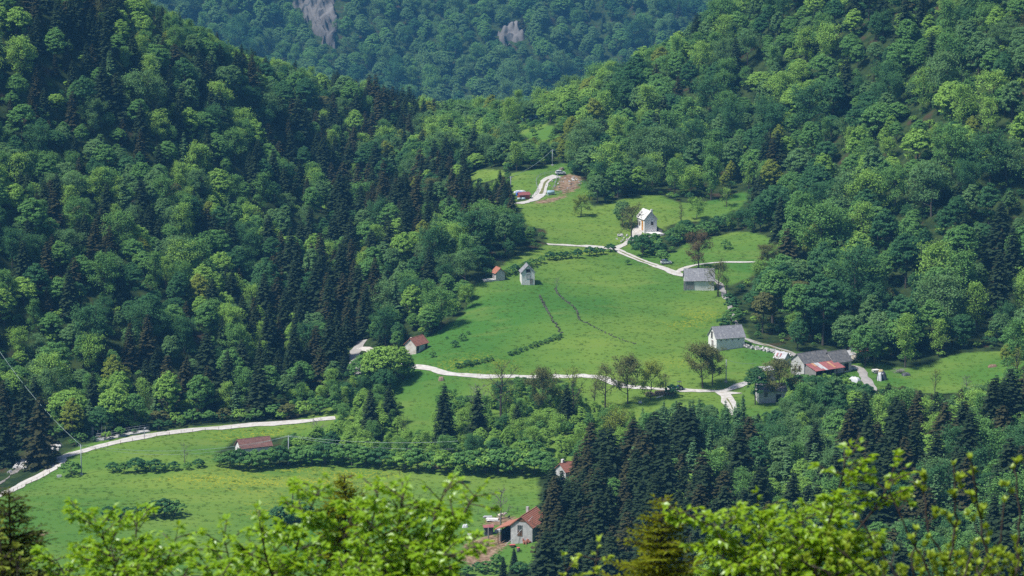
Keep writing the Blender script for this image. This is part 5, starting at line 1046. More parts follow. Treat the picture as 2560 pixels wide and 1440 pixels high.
fence('little garden fence in front of the lower house', [(1893, 1009), (1915, 1012), (1935, 1010)], 1.4, .9, .035, 2, M_darkiron)
# --- water intake beside the road
h = empty('water_intake', G(290, 1096), 0, 1, 'railed steel and concrete water intake beside the curving gravel road', 'water intake'); o0 = Vector(h.location)
P = ground([238, 258, 290, 320, 345, 370], [1106, 1103, 1096, 1090, 1086, 1082]); Q = [Vector((p[0], p[1] + .6, float(H(p[0], p[1])))) - o0 for p in P]
q = MB()
for a, b in zip(Q[:-1], Q[1:]):
    m = (a + b) / 2; d = b - a; q.box(m + Vector((0, .9, -.1)), (d.length + .05, 2.2, .9), math.atan2(d.y, d.x))
q.build('concrete_basin', M_concrete, h)
C = smooth_path([(p.x, p.y) for p in Q], 1.2)
for off in (-.15, 1.9):
    pp = [Vector((c[0], c[1] + off, float(H(c[0] + o0.x, c[1] + o0.y + off)) - o0.z + .35)) for c in C]
    for p in pp: MB().tube([p, p + Vector((0, 0, 1.15))], .04, 5).build('railing_post', M_iron, h)
    for zr in (.55, 1.15): MB().tube([p + Vector((0, 0, zr)) for p in pp], .035, 5).build('rail', M_iron, h)
q = MB()
for i in range(8): q.box(Q[0] + Vector((.2 + .55 * i - .8, 1.0 + .12 * i, .5)), (.4, 1.7, .06))
q.build('grating', M_iron, h)
for i, (x, hh) in enumerate([(228, 3.0), (231, 3.0), (253, 3.4), (262, 3.2), (243, 2.0), (277, 1.6)]):
    p = G(x, 1098) - o0 + Vector((0, 1.6, 0)); MB().tube([p, p + Vector((0, 0, hh))], .06, 6).build('steel_mast', M_iron, h)
p = G(361, 1092); h = empty('vent_pipe', p, 0, 1, 'white gooseneck vent pipe at the end of the water intake', 'pipe')
MB().tube([(0, 0, -.3), (0, 0, 1.9), (.05, 0, 2.2), (.2, 0, 2.38), (.4, 0, 2.36), (.5, 0, 2.2)], .1, 8).build('pipe', M_iron, h, True); MB().box((0, 0, .1), (.6, .6, .3)).build('footing', M_concrete, h)
# --- vehicles
M_carwhite = solid('white_car_paint', (.70, .72, .74), (.74, .76, .78), .25, 1, 0, 1, .6); M_carblue = solid('blue_car_paint', (.05, .18, .42), (.06, .2, .46), .25, 1, 0, 1, .6); M_tyre = solid('tyre_rubber', (.02, .02, .02), (.03, .03, .03), .8)
M_lamp = solid('lamp_glass', (.6, .6, .58), (.7, .7, .68), .2); M_redlamp = solid('red_lamp', (.4, .02, .02), (.5, .03, .03), .3)
def car(label, px, py, rot, paint, L=4.1):
    o = empty('parked_car', G(px, py, .02), R(rot), 1, label, 'car'); prof = [(-2.0, .35), (-2.02, .75), (-1.85, .95), (-1.55, 1.40), (-.9, 1.47), (.25, 1.45), (.95, .98), (1.75, .86), (2.0, .66), (2.02, .35)]; k = L / 4.1; mb = MB(); n = len(prof)
    vs = []
    for sy_, ins in ((-.85, 0), (.85, 0)):
        for (x, z) in prof: vs.append((x * k, sy_ * (1 - (.14 if z > 1.2 else 0)), z))
    fs = [tuple(range(n)), tuple(range(2 * n - 1, n - 1, -1))] + [(i, i + n, (i + 1) % n + n, (i + 1) % n) for i in range(n)]; mb.add(vs, fs); body = mb.build('body', paint, o)
    def side(y, xs, name):
        q = MB(); s = 1 if y > 0 else -1; q.add([(xs[0], y, .98), (xs[1], y, .98), (xs[2], y - s * .095, 1.38), (xs[3], y - s * .095, 1.38)], [(0, 1, 2, 3) if s < 0 else (3, 2, 1, 0)]); q.build(name, M_glass, o)
    for y in (-.862, .862): side(y, (-1.6, -.35, -.35, -1.4), 'side_window'); side(y, (-.25, .85, .25, -.25), 'side_window')
    q = MB(); q.add([(.96 * k + .012, -.72, 1.0), (.96 * k + .012, .72, 1.0), (.27 * k + .012, .66, 1.44), (.27 * k + .012, -.66, 1.44)], [(0, 1, 2, 3)]); q.build('windscreen', M_glass, o)
    q = MB(); q.add([(-1.86 * k - .012, -.7, .98), (-1.86 * k - .012, .7, .98), (-1.57 * k - .012, .64, 1.37), (-1.57 * k - .012, -.64, 1.37)], [(3, 2, 1, 0)]); q.build('rear_window', M_glass, o)
    for x in (-1.25 * k, 1.3 * k):
        for y in (-.82, .82):
            w_ = MB().tube([(x, y - .1, .32), (x, y + .1, .32)], .32, 14).build('wheel', M_tyre, o); MB().tube([(x, y - .11, .32), (x, y + .11, .32)], .19, 10).build('rim', M_iron, w_)
    for y in (-.6, .6): MB().box((2.01 * k, y, .7), (.06, .32, .14)).build('headlight', M_lamp, o); MB().box((-2.02 * k, y, .8), (.05, .22, .18)).build('tail_light', M_redlamp, o)
    return o
car('white car parked above the red earth bank', 1401, 436, 12, M_carwhite, 3.6)
c_ = car('blue and white car parked under the round bush', 1665, 660, 8, M_carwhite, 3.4); MB().box((-.3, 0, 1.5), (1.2, 1.3, .08)).build('roof_panel', M_carblue, c_)
h = empty('tractor', G(1693, 976, .02), R(200), 1, 'dark blue tractor beside the log pile on the meadow road', 'tractor')
MB().box((.5, 0, .95), (1.6, .6, .6)).build('bonnet', M_carblue, h); MB().box((-.6, 0, .85), (.9, .8, .5)).build('body', M_darkiron, h)
for x, r_, wd in ((-.75, .68, .32), (.95, .42, .22)):
    for y in (-.7, .7): w_ = MB().tube([(x, y - wd / 2, r_), (x, y + wd / 2, r_)], r_, 16).build('wheel', M_tyre, h); MB().tube([(x, y - wd / 2 - .01, r_), (x, y + wd / 2 + .01, r_)], r_ * .5, 10).build('rim', M_iron, w_)
q = MB(); q.tube([(-.9, -.5, 1.0), (-.9, -.5, 2.3), (-.9, .5, 2.3), (-.9, .5, 1.0)], .05, 6); q.tube([(-.2, -.5, 1.0), (-.3, -.5, 2.3), (-.3, .5, 2.3), (-.2, .5, 1.0)], .04, 6); q.build('roll_bar', M_darkiron, h); MB().box((-.6, 0, 2.34), (1.0, 1.2, .06)).build('canopy', M_darkiron, h)
MB().box((-.55, 0, 1.2), (.45, .5, .12)).build('seat', M_tyre, h); MB().tube([(.0, 0, 1.2), (-.15, 0, 1.55)], .03, 5).build('steering_column', M_darkiron, h)
# --- timber, heaps and clutter
M_logend = solid('cut_log_wood', (.42, .30, .20), (.55, .42, .30), .9, 3, .01, 8, .1); M_logbark = solid('log_bark', (.20, .14, .10), (.32, .24, .18), .95, 3, .02, 8, .1)
def logs(name, label, px, py, n, L, rad, rot, rowlen, seed, bm=None):
    g = np.random.default_rng(seed); o = empty(name, G(px, py), R(rot), 1, label, 'log pile'); per = rowlen; k = 0; row = 0
    while k < n and per > 0:
        for i in range(per):
            if k >= n: break
            y = (i - (per - 1) / 2) * rad * 2.05 + g.normal(0, .05); z = rad * .9 + row * rad * 1.75; l = L * g.uniform(.8, 1.1); x = g.normal(0, .15); rr_ = rad * g.uniform(.75, 1.1)
            lg = MB().tube([(x - l / 2, y, z), (x + l / 2, y + g.normal(0, .08), z)], rr_, 8).build('log', bm or M_logbark, o); MB().tube([(x - l / 2 - .02, y, z), (x - l / 2 + .03, y, z)], rr_ * .86, 8).build('cut_face', M_logend, lg); k += 1
        per -= 1; row += 1
    return o
logs('log_pile', 'long pile of cut logs on the verge of the meadow road', 1650, 987, 46, 1.3, .22, 100, 18, 1)
logs('log_pile', 'small stack of reddish firewood at the foot of the bank', 1090, 1171, 16, 1.0, .16, 80, 7, 2)
logs('log_pile', 'short wood stack on the slope above the top car', 1404, 424, 14, 1.2, .15, 70, 6, 3, M_wood)
tag(MB().tube([G(1641, 996, .15), G(1657, 991, .15)], .14, 8).build('white_log', M_white), 'single pale log lying below the log pile', 'log')
def slabs(name, label, px, py, n, L, W, t, mat, rot=0, seed=1, slope=0.0, cat='boards'):
    g = np.random.default_rng(seed); o = empty(name, G(px, py), R(rot), 1, label, cat)
    for i in range(n): MB().box((g.normal(0, .15), g.normal(0, .12), .08 + i * (t + .012)), (L * g.uniform(.8, 1), W * g.uniform(.8, 1), t), g.normal(0, .1), M=None if not slope else Matrix.Rotation(slope, 3, 'X') @ Matrix.Rotation(g.normal(0, .08), 3, 'Z')).build('board', mat, o)
    return o
slabs('slate_stack', 'stack of old grey roof slabs right of the grey lane', 2190, 932, 9, 2.0, 1.6, .09, M_paleroof, 20, 1)
tarp_heap('covered_stack', 'stack covered by black and white tarpaulin beside the grey lane', 2204, 948, 2.9, 2.0, 2.0, solid('black_tarpaulin', (.03, .035, .045), (.06, .07, .09), .35, 1.2, .05, 3, .5), -8, 5)
q = tarp_heap('white_tarp', 'white tarpaulin strip hanging over the black covered stack', 2199, 950, 1.3, 2.2, 2.06, M_whitep, -8, 6)
tarp_heap('hay_heap', 'little straw heap on top of the slate stack side', 2202, 936, 1.6, 1.2, 1.3, solid('dry_straw', (.42, .34, .18), (.52, .44, .26), .95, 4, .03, 9, .1), 0, 7)
tarp_heap('white_sheet_heap', 'pale plastic covered heap left of the grey lane', 2136, 954, 3.2, 1.8, 1.3, M_whitep, -30, 8)
h = empty('brushwood_heap', G(2248, 932), R(10), 1, 'heap of bare grey brushwood at the foot of the big trees', 'brushwood'); g = np.random.default_rng(9)
for i in range(46):
    a = g.uniform(-.5, .5) + (0 if i % 2 else 2.2); c = g.normal(0, .55, 2); z = g.uniform(.1, 1.0); l = g.uniform(1.0, 2.2); d = Vector((math.cos(a), math.sin(a), g.normal(0, .25))); p = Vector((c[0], c[1], z)); MB().tube([p - d * l / 2, p + g.normal(0, .06, 3).tolist() if False else p, p + d * l / 2], [.035, .045, .02], 4).build('stick', M_wood, h)
tarp_heap('dark_tarp', 'crumpled dark tarpaulin at the corner of the right hand meadow', 2265, 938, 2.6, 1.8, .7, solid('dark_grey_tarpaulin', (.05, .055, .06), (.10, .105, .11), .4, 1, .04, 3, .4), 15, 10)
tarp_heap('earth_heap', 'small brown earth heap in the right hand meadow', 2482, 917, 2.6, 1.6, .6, solid('bare_earth', (.16, .10, .07), (.26, .18, .13), 1, 2, .05, 6, .05), 0, 11)
for (x, y, L, W, lab) in [(2128, 924, .9, .7, 'white crate at the corner of the farm annexe'), (2138, 922, 1.3, .8, 'pale box beside the start of the grey lane'), (148, 1193, 1.2, .5, 'plank lying by the road bend in the lower meadow'), (1600, 1008, .9, .5, 'white stone slab on the grass under the roadside trees')]:
    o = empty('crate' if 'plank' not in lab and 'slab' not in lab else 'slab', G(x, y), RND.uniform(-.3, .3), 1, lab, 'crate' if 'plank' not in lab and 'slab' not in lab else 'slab'); MB().box((0, 0, .25), (L, W, .55)).build('body', M_whitep, o); MB().box((0, 0, .55), (L * 1.04, W * 1.04, .05)).build('lid', M_concrete, o)
tarp_heap('root_stump', 'dark uprooted stump below the meadow road', 1103, 950, 1.6, 1.2, .9, M_logbark, 0, 12)
# yard of the red roofed house
h = empty('garden_shed', G(1221, 1336), R(10), 1, 'dark garden shed with rusty sagging roof in the farm yard', 'shed')
MB().box((0, 0, .85), (2.0, 1.5, 2.1)).build('wall', solid('dark_board_wall', (.06, .07, .085), (.10, .115, .135), .9, 2, .01, 6, .1, stretch=(4, 4, .5)), h)
q = MB(); q.add([(-1.25, -.95, 1.9), (1.25, -.95, 1.9), (1.25, 0, 2.35), (-1.25, 0, 2.35), (1.25, .95, 1.9), (-1.25, .95, 1.9), (-1.25, -.95, 1.84), (1.25, -.95, 1.84), (1.25, .95, 1.84), (-1.25, .95, 1.84)], [(0, 1, 2, 3), (3, 2, 4, 5), (0, 6, 7, 1), (4, 8, 9, 5), (6, 9, 8, 7), (1, 7, 8, 4, 2), (0, 3, 5, 9, 6)]); q.build('roof', M_rust, h)
MB().box((.4, -.77, .7), (.7, .05, 1.5)).build('door', M_darkiron, h)
slabs('zinc_sheets', 'pale tin sheets leaning in the grass left of the garden shed', 1183, 1338, 4, 2.6, 1.9, .03, M_zinc, 15, 2, .25)
slabs('plank_stack', 'stack of pale planks on the ground behind the dead tree', 1231, 1301, 5, 3.2, 1.2, .08, M_paleroof, -8, 3)
slabs('sheet_stack', 'grey metal sheets lying left of the animals', 1220, 1293, 3, 2.2, .9, .05, M_zinc, 10, 4)
for i, (x, y, hh) in enumerate([(1221, 1349, 2.9), (1250, 1352, 2.6)]): tag(MB().tube([G(x, y, -.4), G(x, y, hh)], [.16, .12], 7).build('wooden_post', M_wood), ['thick wooden post standing in the yard dirt', 'wooden prop under the lean-to corner'][i], 'post')
tarp_heap('white_bag_heap', 'heap of white sacks in the grass left of the tin sheets', 1163, 1318, 1.4, .9, .7, M_whitep, 0, 13)
tarp_heap('white_sack_heap', 'white sacks between garden shed and lean-to', 1245, 1330, 1.6, 1.0, .9, M_whitep, 0, 14)
M_pink = solid('faded_red_paint', (.50, .10, .10), (.60, .15, .14), .5, 2)
h = empty('red_wheelbarrow', G(1281, 1369), R(20), 1, 'faded red wheelbarrow on the grass below the house', 'wheelbarrow'); q = MB(); q.add([(-.5, -.3, .35), (.4, -.25, .3), (.4, .25, .3), (-.5, .3, .35), (-.75, -.42, .75), (.65, -.4, .7), (.65, .4, .7), (-.75, .42, .75)], [(3, 2, 1, 0), (0, 1, 5, 4), (1, 2, 6, 5), (2, 3, 7, 6), (3, 0, 4, 7), (4, 5, 6, 7)]); q.build('tray', M_pink, h); MB().tube([(.75, -.06, .22), (.75, .06, .22)], .22, 12).build('wheel', M_tyre, h)
for y in (-.3, .3): MB().tube([(.75, y * .3, .22), (-.4, y, .3), (-1.2, y, .6)], .025, 5).build('handle', M_darkiron, h); MB().tube([(-.4, y, .3), (-.45, y, 0)], .025, 5).build('leg', M_darkiron, h)
h = empty('red_barrel', G(1296, 1379), 0, 1, 'dark barrel with red lid below the wheelbarrow', 'barrel'); MB().tube([(0, 0, 0), (0, 0, .1), (0, 0, .9)], [.36, .38, .36], 12).build('body', M_darkiron, h, True); MB().tube([(0, 0, .9), (0, 0, .98)], [.4, .38], 12).build('lid', M_pink, h)
h = empty('brick_heap', G(1318, 1358), 0, 1, 'heap of orange bricks and rubble against the house gable', 'brick heap'); g = np.random.default_rng(15); bk = MB().box((0, 0, 0), (.5, .25, .22)).mesh('brick', [M_orange])
for i in range(46): link('brick', bk, None, h, (g.normal(0, .55), g.normal(0, .3), abs(g.normal(.25, .25)) + .08), tuple(g.uniform(0, 3, 3)))
# --- animals in the yard
def animal(name, label, px, py, rot, s, mat, cat):
    o = empty(name, G(px, py), R(rot), s, label, cat); V = []; E = []; Rr = []
    def v(p, r): V.append(p); Rr.append(r); return len(V) - 1
    def chain(ps, root=None):
        prev = root
        for p, r in ps:
            i = v(p, r)
            if prev is not None: E.append((prev, i))
            prev = i
        return prev
    pel = v((-.62, 0, 1.12), (.30, .32)); chain([((-.25, 0, 1.08), (.34, .36)), ((.2, 0, 1.06), (.35, .37)), ((.55, 0, 1.12), (.27, .34))], pel); sh = len(V) - 1
    nk = chain([((.85, 0, 1.30), (.18, .22)), ((1.08, 0, 1.36), (.15, .15)), ((1.28, 0, 1.25), (.115, .115)), ((1.42, 0, 1.14), (.085, .085))], sh)
    chain([((-.86, 0, 1.08), (.07, .07)), ((-.93, 0, .75), (.035, .035)), ((-.94, 0, .5), (.05, .05))], pel)
    for y in (-.2, .2):
        chain([((.55, y, .82), (.13, .13)), ((.57, y, .45), (.075, .075)), ((.56, y, .12), (.055, .055)), ((.60, y, .03), (.07, .06))], sh)
        chain([((-.58, y, .86), (.18, .18)), ((-.50, y, .62), (.11, .11)), ((-.66, y, .42), (.075, .075)), ((-.62, y, .12), (.055, .055)), ((-.57, y, .03), (.07, .06))], pel)
    for y in (-.14, .14): chain([((1.03, y, 1.45), (.05, .03)), ((1.0, y * 1.9, 1.46), (.03, .02))], nk - 2)
    me = bpy.data.meshes.new(name); me.from_pydata(V, E, []); me.materials.append(mat); b = link('body', me, None, o); sk = b.modifiers.new('skin', 'SKIN')
    for i, r in enumerate(Rr): me.skin_vertices[0].data[i].radius = r
    me.skin_vertices[0].data[0].use_root = True; ss = b.modifiers.new('sub', 'SUBSURF'); ss.levels = 1; ss.render_levels = 1
    return o
animal('cow', 'pale cream cow standing behind the dead tree', 1254, 1297, 8, 1.0, solid('cream_coat', (.48, .36, .27), (.66, .60, .54), .8, 1.3), 'cow')
animal('dog', 'black dog sitting behind the red roofed house', 1272, 1297, 60, .5, solid('black_coat', (.012, .012, .012), (.02, .02, .02), .7), 'dog')
# ---------------------------------------------------------------- trees just below the camera
def near(px, py, Y):
    dx, dy, dz = ray(px, py); k = Y / dy; return np.array([float(dx * k), Y, CZ + float(dz * k)])
FG_leaf = leaf_mat('near_beech_leaf', (.205, .400, .018), (.370, .580, .032), .5, .03, (.46, .64, .02)); FG_leaf2 = leaf_mat('near_beech_leaf_yellow', (.235, .420, .018), (.400, .590, .032), .5, .03, (.54, .68, .02))
FG_bud = leaf_mat('near_opening_bud', (.320, .480, .040), (.480, .620, .060), .45, .03, (.42, .46, .04)); FG_needle = leaf_mat('near_spruce_needles', (.110, .150, .012), (.240, .270, .022), .35); FG_needle2 = leaf_mat('near_dark_spruce_needles', (.028, .048, .012), (.080, .105, .02), .25)
def leaf_geo(P, D, U, L, Wd):
    """folded pointed leaves: base P, direction D, upper side U"""
    D = unit(D); S = unit(np.cross(D, U)); U = np.cross(S, D); L = L[:, None]; Wd = Wd[:, None]; n = len(P)
    V = np.stack([P, P + D * L * .48 + U * L * -.05, P + D * L * 1.0 - U * L * .16, P + D * L * .42 + S * Wd + U * Wd * .35, P + D * L * .42 - S * Wd + U * Wd * .35], 1).reshape(-1, 3)
    b = (np.arange(n) * 5)[:, None]; F = np.concatenate([b + np.array([[0, 3, 1]]), b + np.array([[3, 2, 1]]), b + np.array([[0, 1, 4]]), b + np.array([[1, 2, 4]])], 1).reshape(-1, 3)
    return V, F
LM1 = None
def near_beech(name, label, base, leaders, seed, leafm, leafn_parts=150, dens=1.0, tw=(.22, .62), lsz=.075):
    g = np.random.default_rng(seed); bx, by = base; root = empty(name, (bx, by, float(H(bx, by))), 0, 1, label, 'tree'); o0 = np.array(root.location); wood = MB(); LP, LD, LU = [], [], []
    heads = [near(*l[0]) for l in leaders]; zc = min(h_[2] for h_ in heads) - .6; fork = np.array([np.mean([h_[0] for h_ in heads]) * .7 + bx * .3, by, zc])
    wood.tube([(0, 0, -.4), tuple((np.array([bx, by, (o0[2] + zc) / 2]) - o0) + np.array([.1, 0, 0])), tuple(fork - o0)], [.11, .09, .06], 7)
    def twig(p, d, L, lev):
        n = max(3, int(L / .06)); q = p.copy(); dd = d / np.linalg.norm(d); path = [p]
        for i in range(n):
            dd = unit(dd + g.normal(0, .09, 3) + np.array([0, 0, .012])); q = q + dd * L / n; path.append(q.copy())
            if g.uniform() < .98 * dens:
                sgn = 1 if i % 2 else -1; sd_ = unit(np.cross(dd, np.array([0, 0, 1.]))) * sgn
                for _ in range(3 if g.uniform() < .6 else 2):
                    LP.append(q.copy() + g.normal(0, .01, 3)); LD.append(sd_ * g.uniform(.6, 1.1) + dd * .6 + np.array([0, 0, g.normal(-.25, .28)])); LU.append(np.array([0, 0, 1.]) + g.normal(0, .35, 3))
            if lev == 0 and i % 2 == 1 and L > .22:
                sd_ = unit(np.cross(dd, np.array([0, 0, 1.]))) * (1 if (i // 2) % 2 else -1); twig(q.copy(), dd * .75 + sd_ * .8 + g.normal(0, .15, 3), L * g.uniform(.3, .5) * (1.15 - i / n), 1)
        LP.append(path[-1]); LD.append(dd); LU.append(np.array([0, 0, 1.]))
        wood.tube([x - o0 for x in path[::3] + [path[-1]]], [.006 if lev == 0 else .0035] * (len(path[::3]) + 1), 4, cap=False)
    for l in leaders:
        K_ = [fork] + [near(*p) for p in l]; P = []
        for a, b in zip(K_[:-1], K_[1:]):
            m = max(2, int(np.linalg.norm(b - a) / .07))
            for i in range(m): P.append(a + (b - a) * i / m + g.normal(0, .006, 3))
        P.append(K_[-1]); P = np.array(P); n = len(P)
        for _ in range(2): P[1:-1] = (P[:-2] + P[1:-1] * 2 + P[2:]) / 4
        wood.tube([tuple(p - o0) for p in P[::3]] + [tuple(P[-1] - o0)], [.028 - .023 * i / (n / 3) if i < n / 3 else .005 for i in range(len(P[::3]) + 1)], 5)
        for i in range(3, n):
            t = i / n
            if P[i][2] < CZ - .3013 * P[i][1] - .35: continue          # bare lower stem inside the tree
            for _ in range(2):
                if g.uniform() > .8 * dens: continue
                d = unit(P[min(i + 1, n - 1)] - P[i - 1]); a = g.uniform(0, 6.283); s_ = np.array([math.cos(a), math.sin(a) * .8, g.normal(.05, .2)]); Lw = tw[1] * (1 - t) ** .6 * g.uniform(.6, 1.1) + tw[0] * .6
                twig(P[i], s_ + d * .45, max(.12, Lw), 0)
        twig(P[-1], unit(P[-1] - P[-3]), .16, 1)
    LP, LD, LU = map(np.array, (LP, LD, LU)); n = len(LP); L_ = g.uniform(.75, 1.2, n) * lsz; W_ = L_ * g.uniform(.28, .36, n)
    br = wood.build('branches', M_twig, root)
    # the leaves nearest the camera are single pieces, the rest one mass
    px_, py_, dd_ = project(LP[:, 0], LP[:, 1], LP[:, 2]); vis_ = np.where((px_ > 0) & (px_ < 2560) & (py_ < 1440))[0]; pick = vis_[np.argsort(dd_[vis_])][:leafn_parts]; rest_ = np.setdiff1d(np.arange(n), pick)
    V, F = leaf_geo(LP[rest_] - o0, LD[rest_], LU[rest_], L_[rest_], W_[rest_]); fo = link('foliage', np_mesh('foliage', V, F), leafm, root); fo['kind'] = 'stuff'
    V1, F1 = leaf_geo(np.zeros((1, 3)), np.array([[1., 0, 0]]), np.array([[0, 0, 1.]]), np.array([1.]), np.array([.32])); lm = np_mesh('leaf', V1, F1); lm.materials.append(leafm)
    for i in pick:
        D = Vector(unit(LD[i])); S = D.cross(Vector(LU[i])).normalized(); U = S.cross(D); M = Matrix((D, -S, U)).transposed(); o = link('leaf', lm, None, root, tuple(LP[i] - o0)); o.rotation_euler = M.to_euler(); o.scale = (float(L_[i]),) * 3
    return root
near_beech('near_beech', 'bright leafy young beech filling the bottom left below the camera', (-3.6, 26.5), [[(330, 1640, 26), (295, 1440, 26), (255, 1335, 25.8), (212, 1290, 25.6)], [(340, 1600, 26.5), (332, 1430, 26.4), (343, 1310, 26.4)], [(380, 1600, 26), (405, 1430, 25.8), (440, 1345, 25.6)], [(250, 1600, 27), (190, 1480, 27), (140, 1400, 27)], [(300, 1600, 25), (270, 1470, 25), (300, 1390, 24.8)], [(420, 1600, 25), (440, 1480, 25), (470, 1420, 25)], [(360, 1620, 25.5), (360, 1480, 25.5), (380, 1400, 25.4)]], 31, FG_leaf, 150)
near_beech('near_beech', 'tallest bright beech sapling in the bottom centre', (-1.7, 26), [[(640, 1650, 26.5), (585, 1450, 26.3), (560, 1345, 26.2)], [(700, 1650, 26), (720, 1440, 26), (760, 1310, 25.8), (797, 1222, 25.6)], [(720, 1650, 25.5), (690, 1470, 25.5), (660, 1370, 25.3), (650, 1310, 25.2)], [(740, 1650, 26), (800, 1440, 26), (850, 1350, 26), (880, 1290, 26)], [(680, 1650, 27), (640, 1470, 27), (610, 1400, 27)], [(660, 1650, 25), (560, 1490, 25), (520, 1420, 25)], [(760, 1650, 25), (780, 1480, 25), (770, 1400, 25)], [(800, 1640, 24.6), (850, 1500, 24.6), (860, 1430, 24.6)]], 32, FG_leaf, 150)
near_beech('near_beech', 'bright beech with two raised branches right of the bottom centre', (-1.0, 25), [[(900, 1650, 25), (890, 1440, 25), (930, 1310, 25), (946, 1232, 24.8)], [(930, 1650, 25), (960, 1430, 25), (1000, 1310, 25), (1008, 1245, 25)], [(950, 1650, 25.5), (1030, 1430, 25.5), (1085, 1310, 25.4), (1108, 1232, 25.3)], [(980, 1650, 25), (1090, 1400, 25), (1150, 1300, 25), (1186, 1240, 25)], [(960, 1620, 24.5), (1040, 1450, 24.5), (1110, 1395, 24.4), (1180, 1370, 24.4)], [(930, 1620, 24), (940, 1470, 24), (930, 1410, 24)], [(990, 1620, 24.2), (1050, 1500, 24.2), (1080, 1440, 24.2)], [(960, 1620, 26), (1010, 1460, 26), (1050, 1360, 26)]], 33, FG_leaf, 150)
near_beech('near_beech', 'yellow green beech with arching branches at the bottom right', (2.7, 25), [[(2035, 1650, 25), (2035, 1420, 25), (2070, 1310, 25), (2095, 1240, 25), (2114, 1150, 24.9)], [(2040, 1640, 25), (1950, 1440, 25), (1900, 1350, 25), (1896, 1275, 25)], [(2050, 1640, 25.3), (2095, 1370, 25.3), (2160, 1310, 25.3), (2215, 1230, 25.2), (2232, 1178, 25.2)], [(2000, 1600, 24.8), (1900, 1400, 24.8), (1800, 1320, 24.7), (1700, 1283, 24.6)], [(1990, 1600, 24.5), (1880, 1460, 24.5), (1790, 1390, 24.4)], [(2030, 1600, 25.6), (2010, 1420, 25.6), (1990, 1330, 25.5), (1980, 1290, 25.4)], [(1980, 1600, 24.2), (1960, 1480, 24.2), (1930, 1420, 24.2)], [(1900, 1600, 24.4), (1840, 1490, 24.4), (1800, 1440, 24.4)], [(2060, 1600, 24.6), (2080, 1480, 24.6), (2070, 1400, 24.6)], [(1990, 1620, 25.8), (1960, 1440, 25.8), (1950, 1370, 25.8)]], 34, FG_leaf2, 150)
near_beech('near_beech', 'small pale sapling at the bottom edge below the dark spruces', (.7, 24), [[(1460, 1650, 24), (1480, 1490, 24), (1490, 1400, 24)], [(1450, 1650, 24.3), (1430, 1500, 24.3), (1415, 1430, 24.3)]], 35, FG_bud, 40, .7, (.1, .25))
near_beech('near_beech', 'darker leaves in the lower left corner', (-4.7, 28), [[(60, 1650, 28), (50, 1480, 28), (40, 1400, 28)], [(20, 1650, 28), (10, 1470, 28), (0, 1350, 28)], [(100, 1650, 28.5), (110, 1500, 28.5), (120, 1430, 28.5)]], 36, LEAF['yellow green'], 60, .7, (.15, .45))
# shrub with opening buds
def near_shrub(label, base, stems, seed):
    g = np.random.default_rng(seed); bx, by = base; root = empty('near_shrub', (bx, by, float(H(bx, by))), 0, 1, label, 'shrub'); o0 = np.array(root.location); wood = MB(); C = []
    fork = near(stems[0][0][0], 1900, by)
    def stem(P, r, lev):
        P = np.array(P); Q = [P[0]]
        for a, b in zip(P[:-1], P[1:]):
            m = max(2, int(np.linalg.norm(b - a) / .08))
            for i in range(1, m + 1): Q.append(a + (b - a) * i / m + g.normal(0, .008, 3))
        n = len(Q); wood.tube([tuple(q - o0) for q in Q], [r * (1 - .7 * i / n) for i in range(n)], 4)
        for i in range(2, n):
            if Q[i][2] < CZ - .3013 * Q[i][1] - .3: continue
            for _r in range((4 if i < n * .5 else 2 if i < n * .66 else int(g.uniform() < .45)) if lev == 0 else 0):
                a = g.uniform(0, 6.283); d = np.array([math.cos(a), math.sin(a), g.uniform(.5, 1.3)]); L = g.uniform(.18, .5) * (1.2 - i / n); stem([Q[i], Q[i] + unit(d) * L * .5, Q[i] + unit(d + np.array([0, 0, .5])) * L], r * .35, 1)
            if lev == 1 and g.uniform() < .9: C.append((Q[i], unit(np.array([g.normal(0, .4), g.normal(0, .4), 1.]))))
        C.append((Q[-1], unit(Q[-1] - Q[-2])))
    for s in stems: stem([fork] + [near(*p) for p in s], .02, 0)
    wood.tube([(0, 0, -.4), tuple(fork - o0)], [.07, .05], 6); wood.build('branches', M_twig, root); P, D, U = [], [], []
    for p, d in C:
        for k in range(6):
            a = 6.283 * k / 6 + g.uniform(0, 1); o = np.array([math.cos(a), math.sin(a), 0.]); P.append(p + g.normal(0, .004, 3)); D.append(d * 1.0 + o * g.uniform(.25, .7)); U.append(-o + d * .3)
    P, D, U = map(np.array, (P, D, U)); n = len(P); L_ = g.uniform(.045, .075, n); V, F = leaf_geo(P - o0, D, U, L_, L_ * .34); fo = link('opening_buds', np_mesh('opening_buds', V, F), FG_bud, root); fo['kind'] = 'stuff'
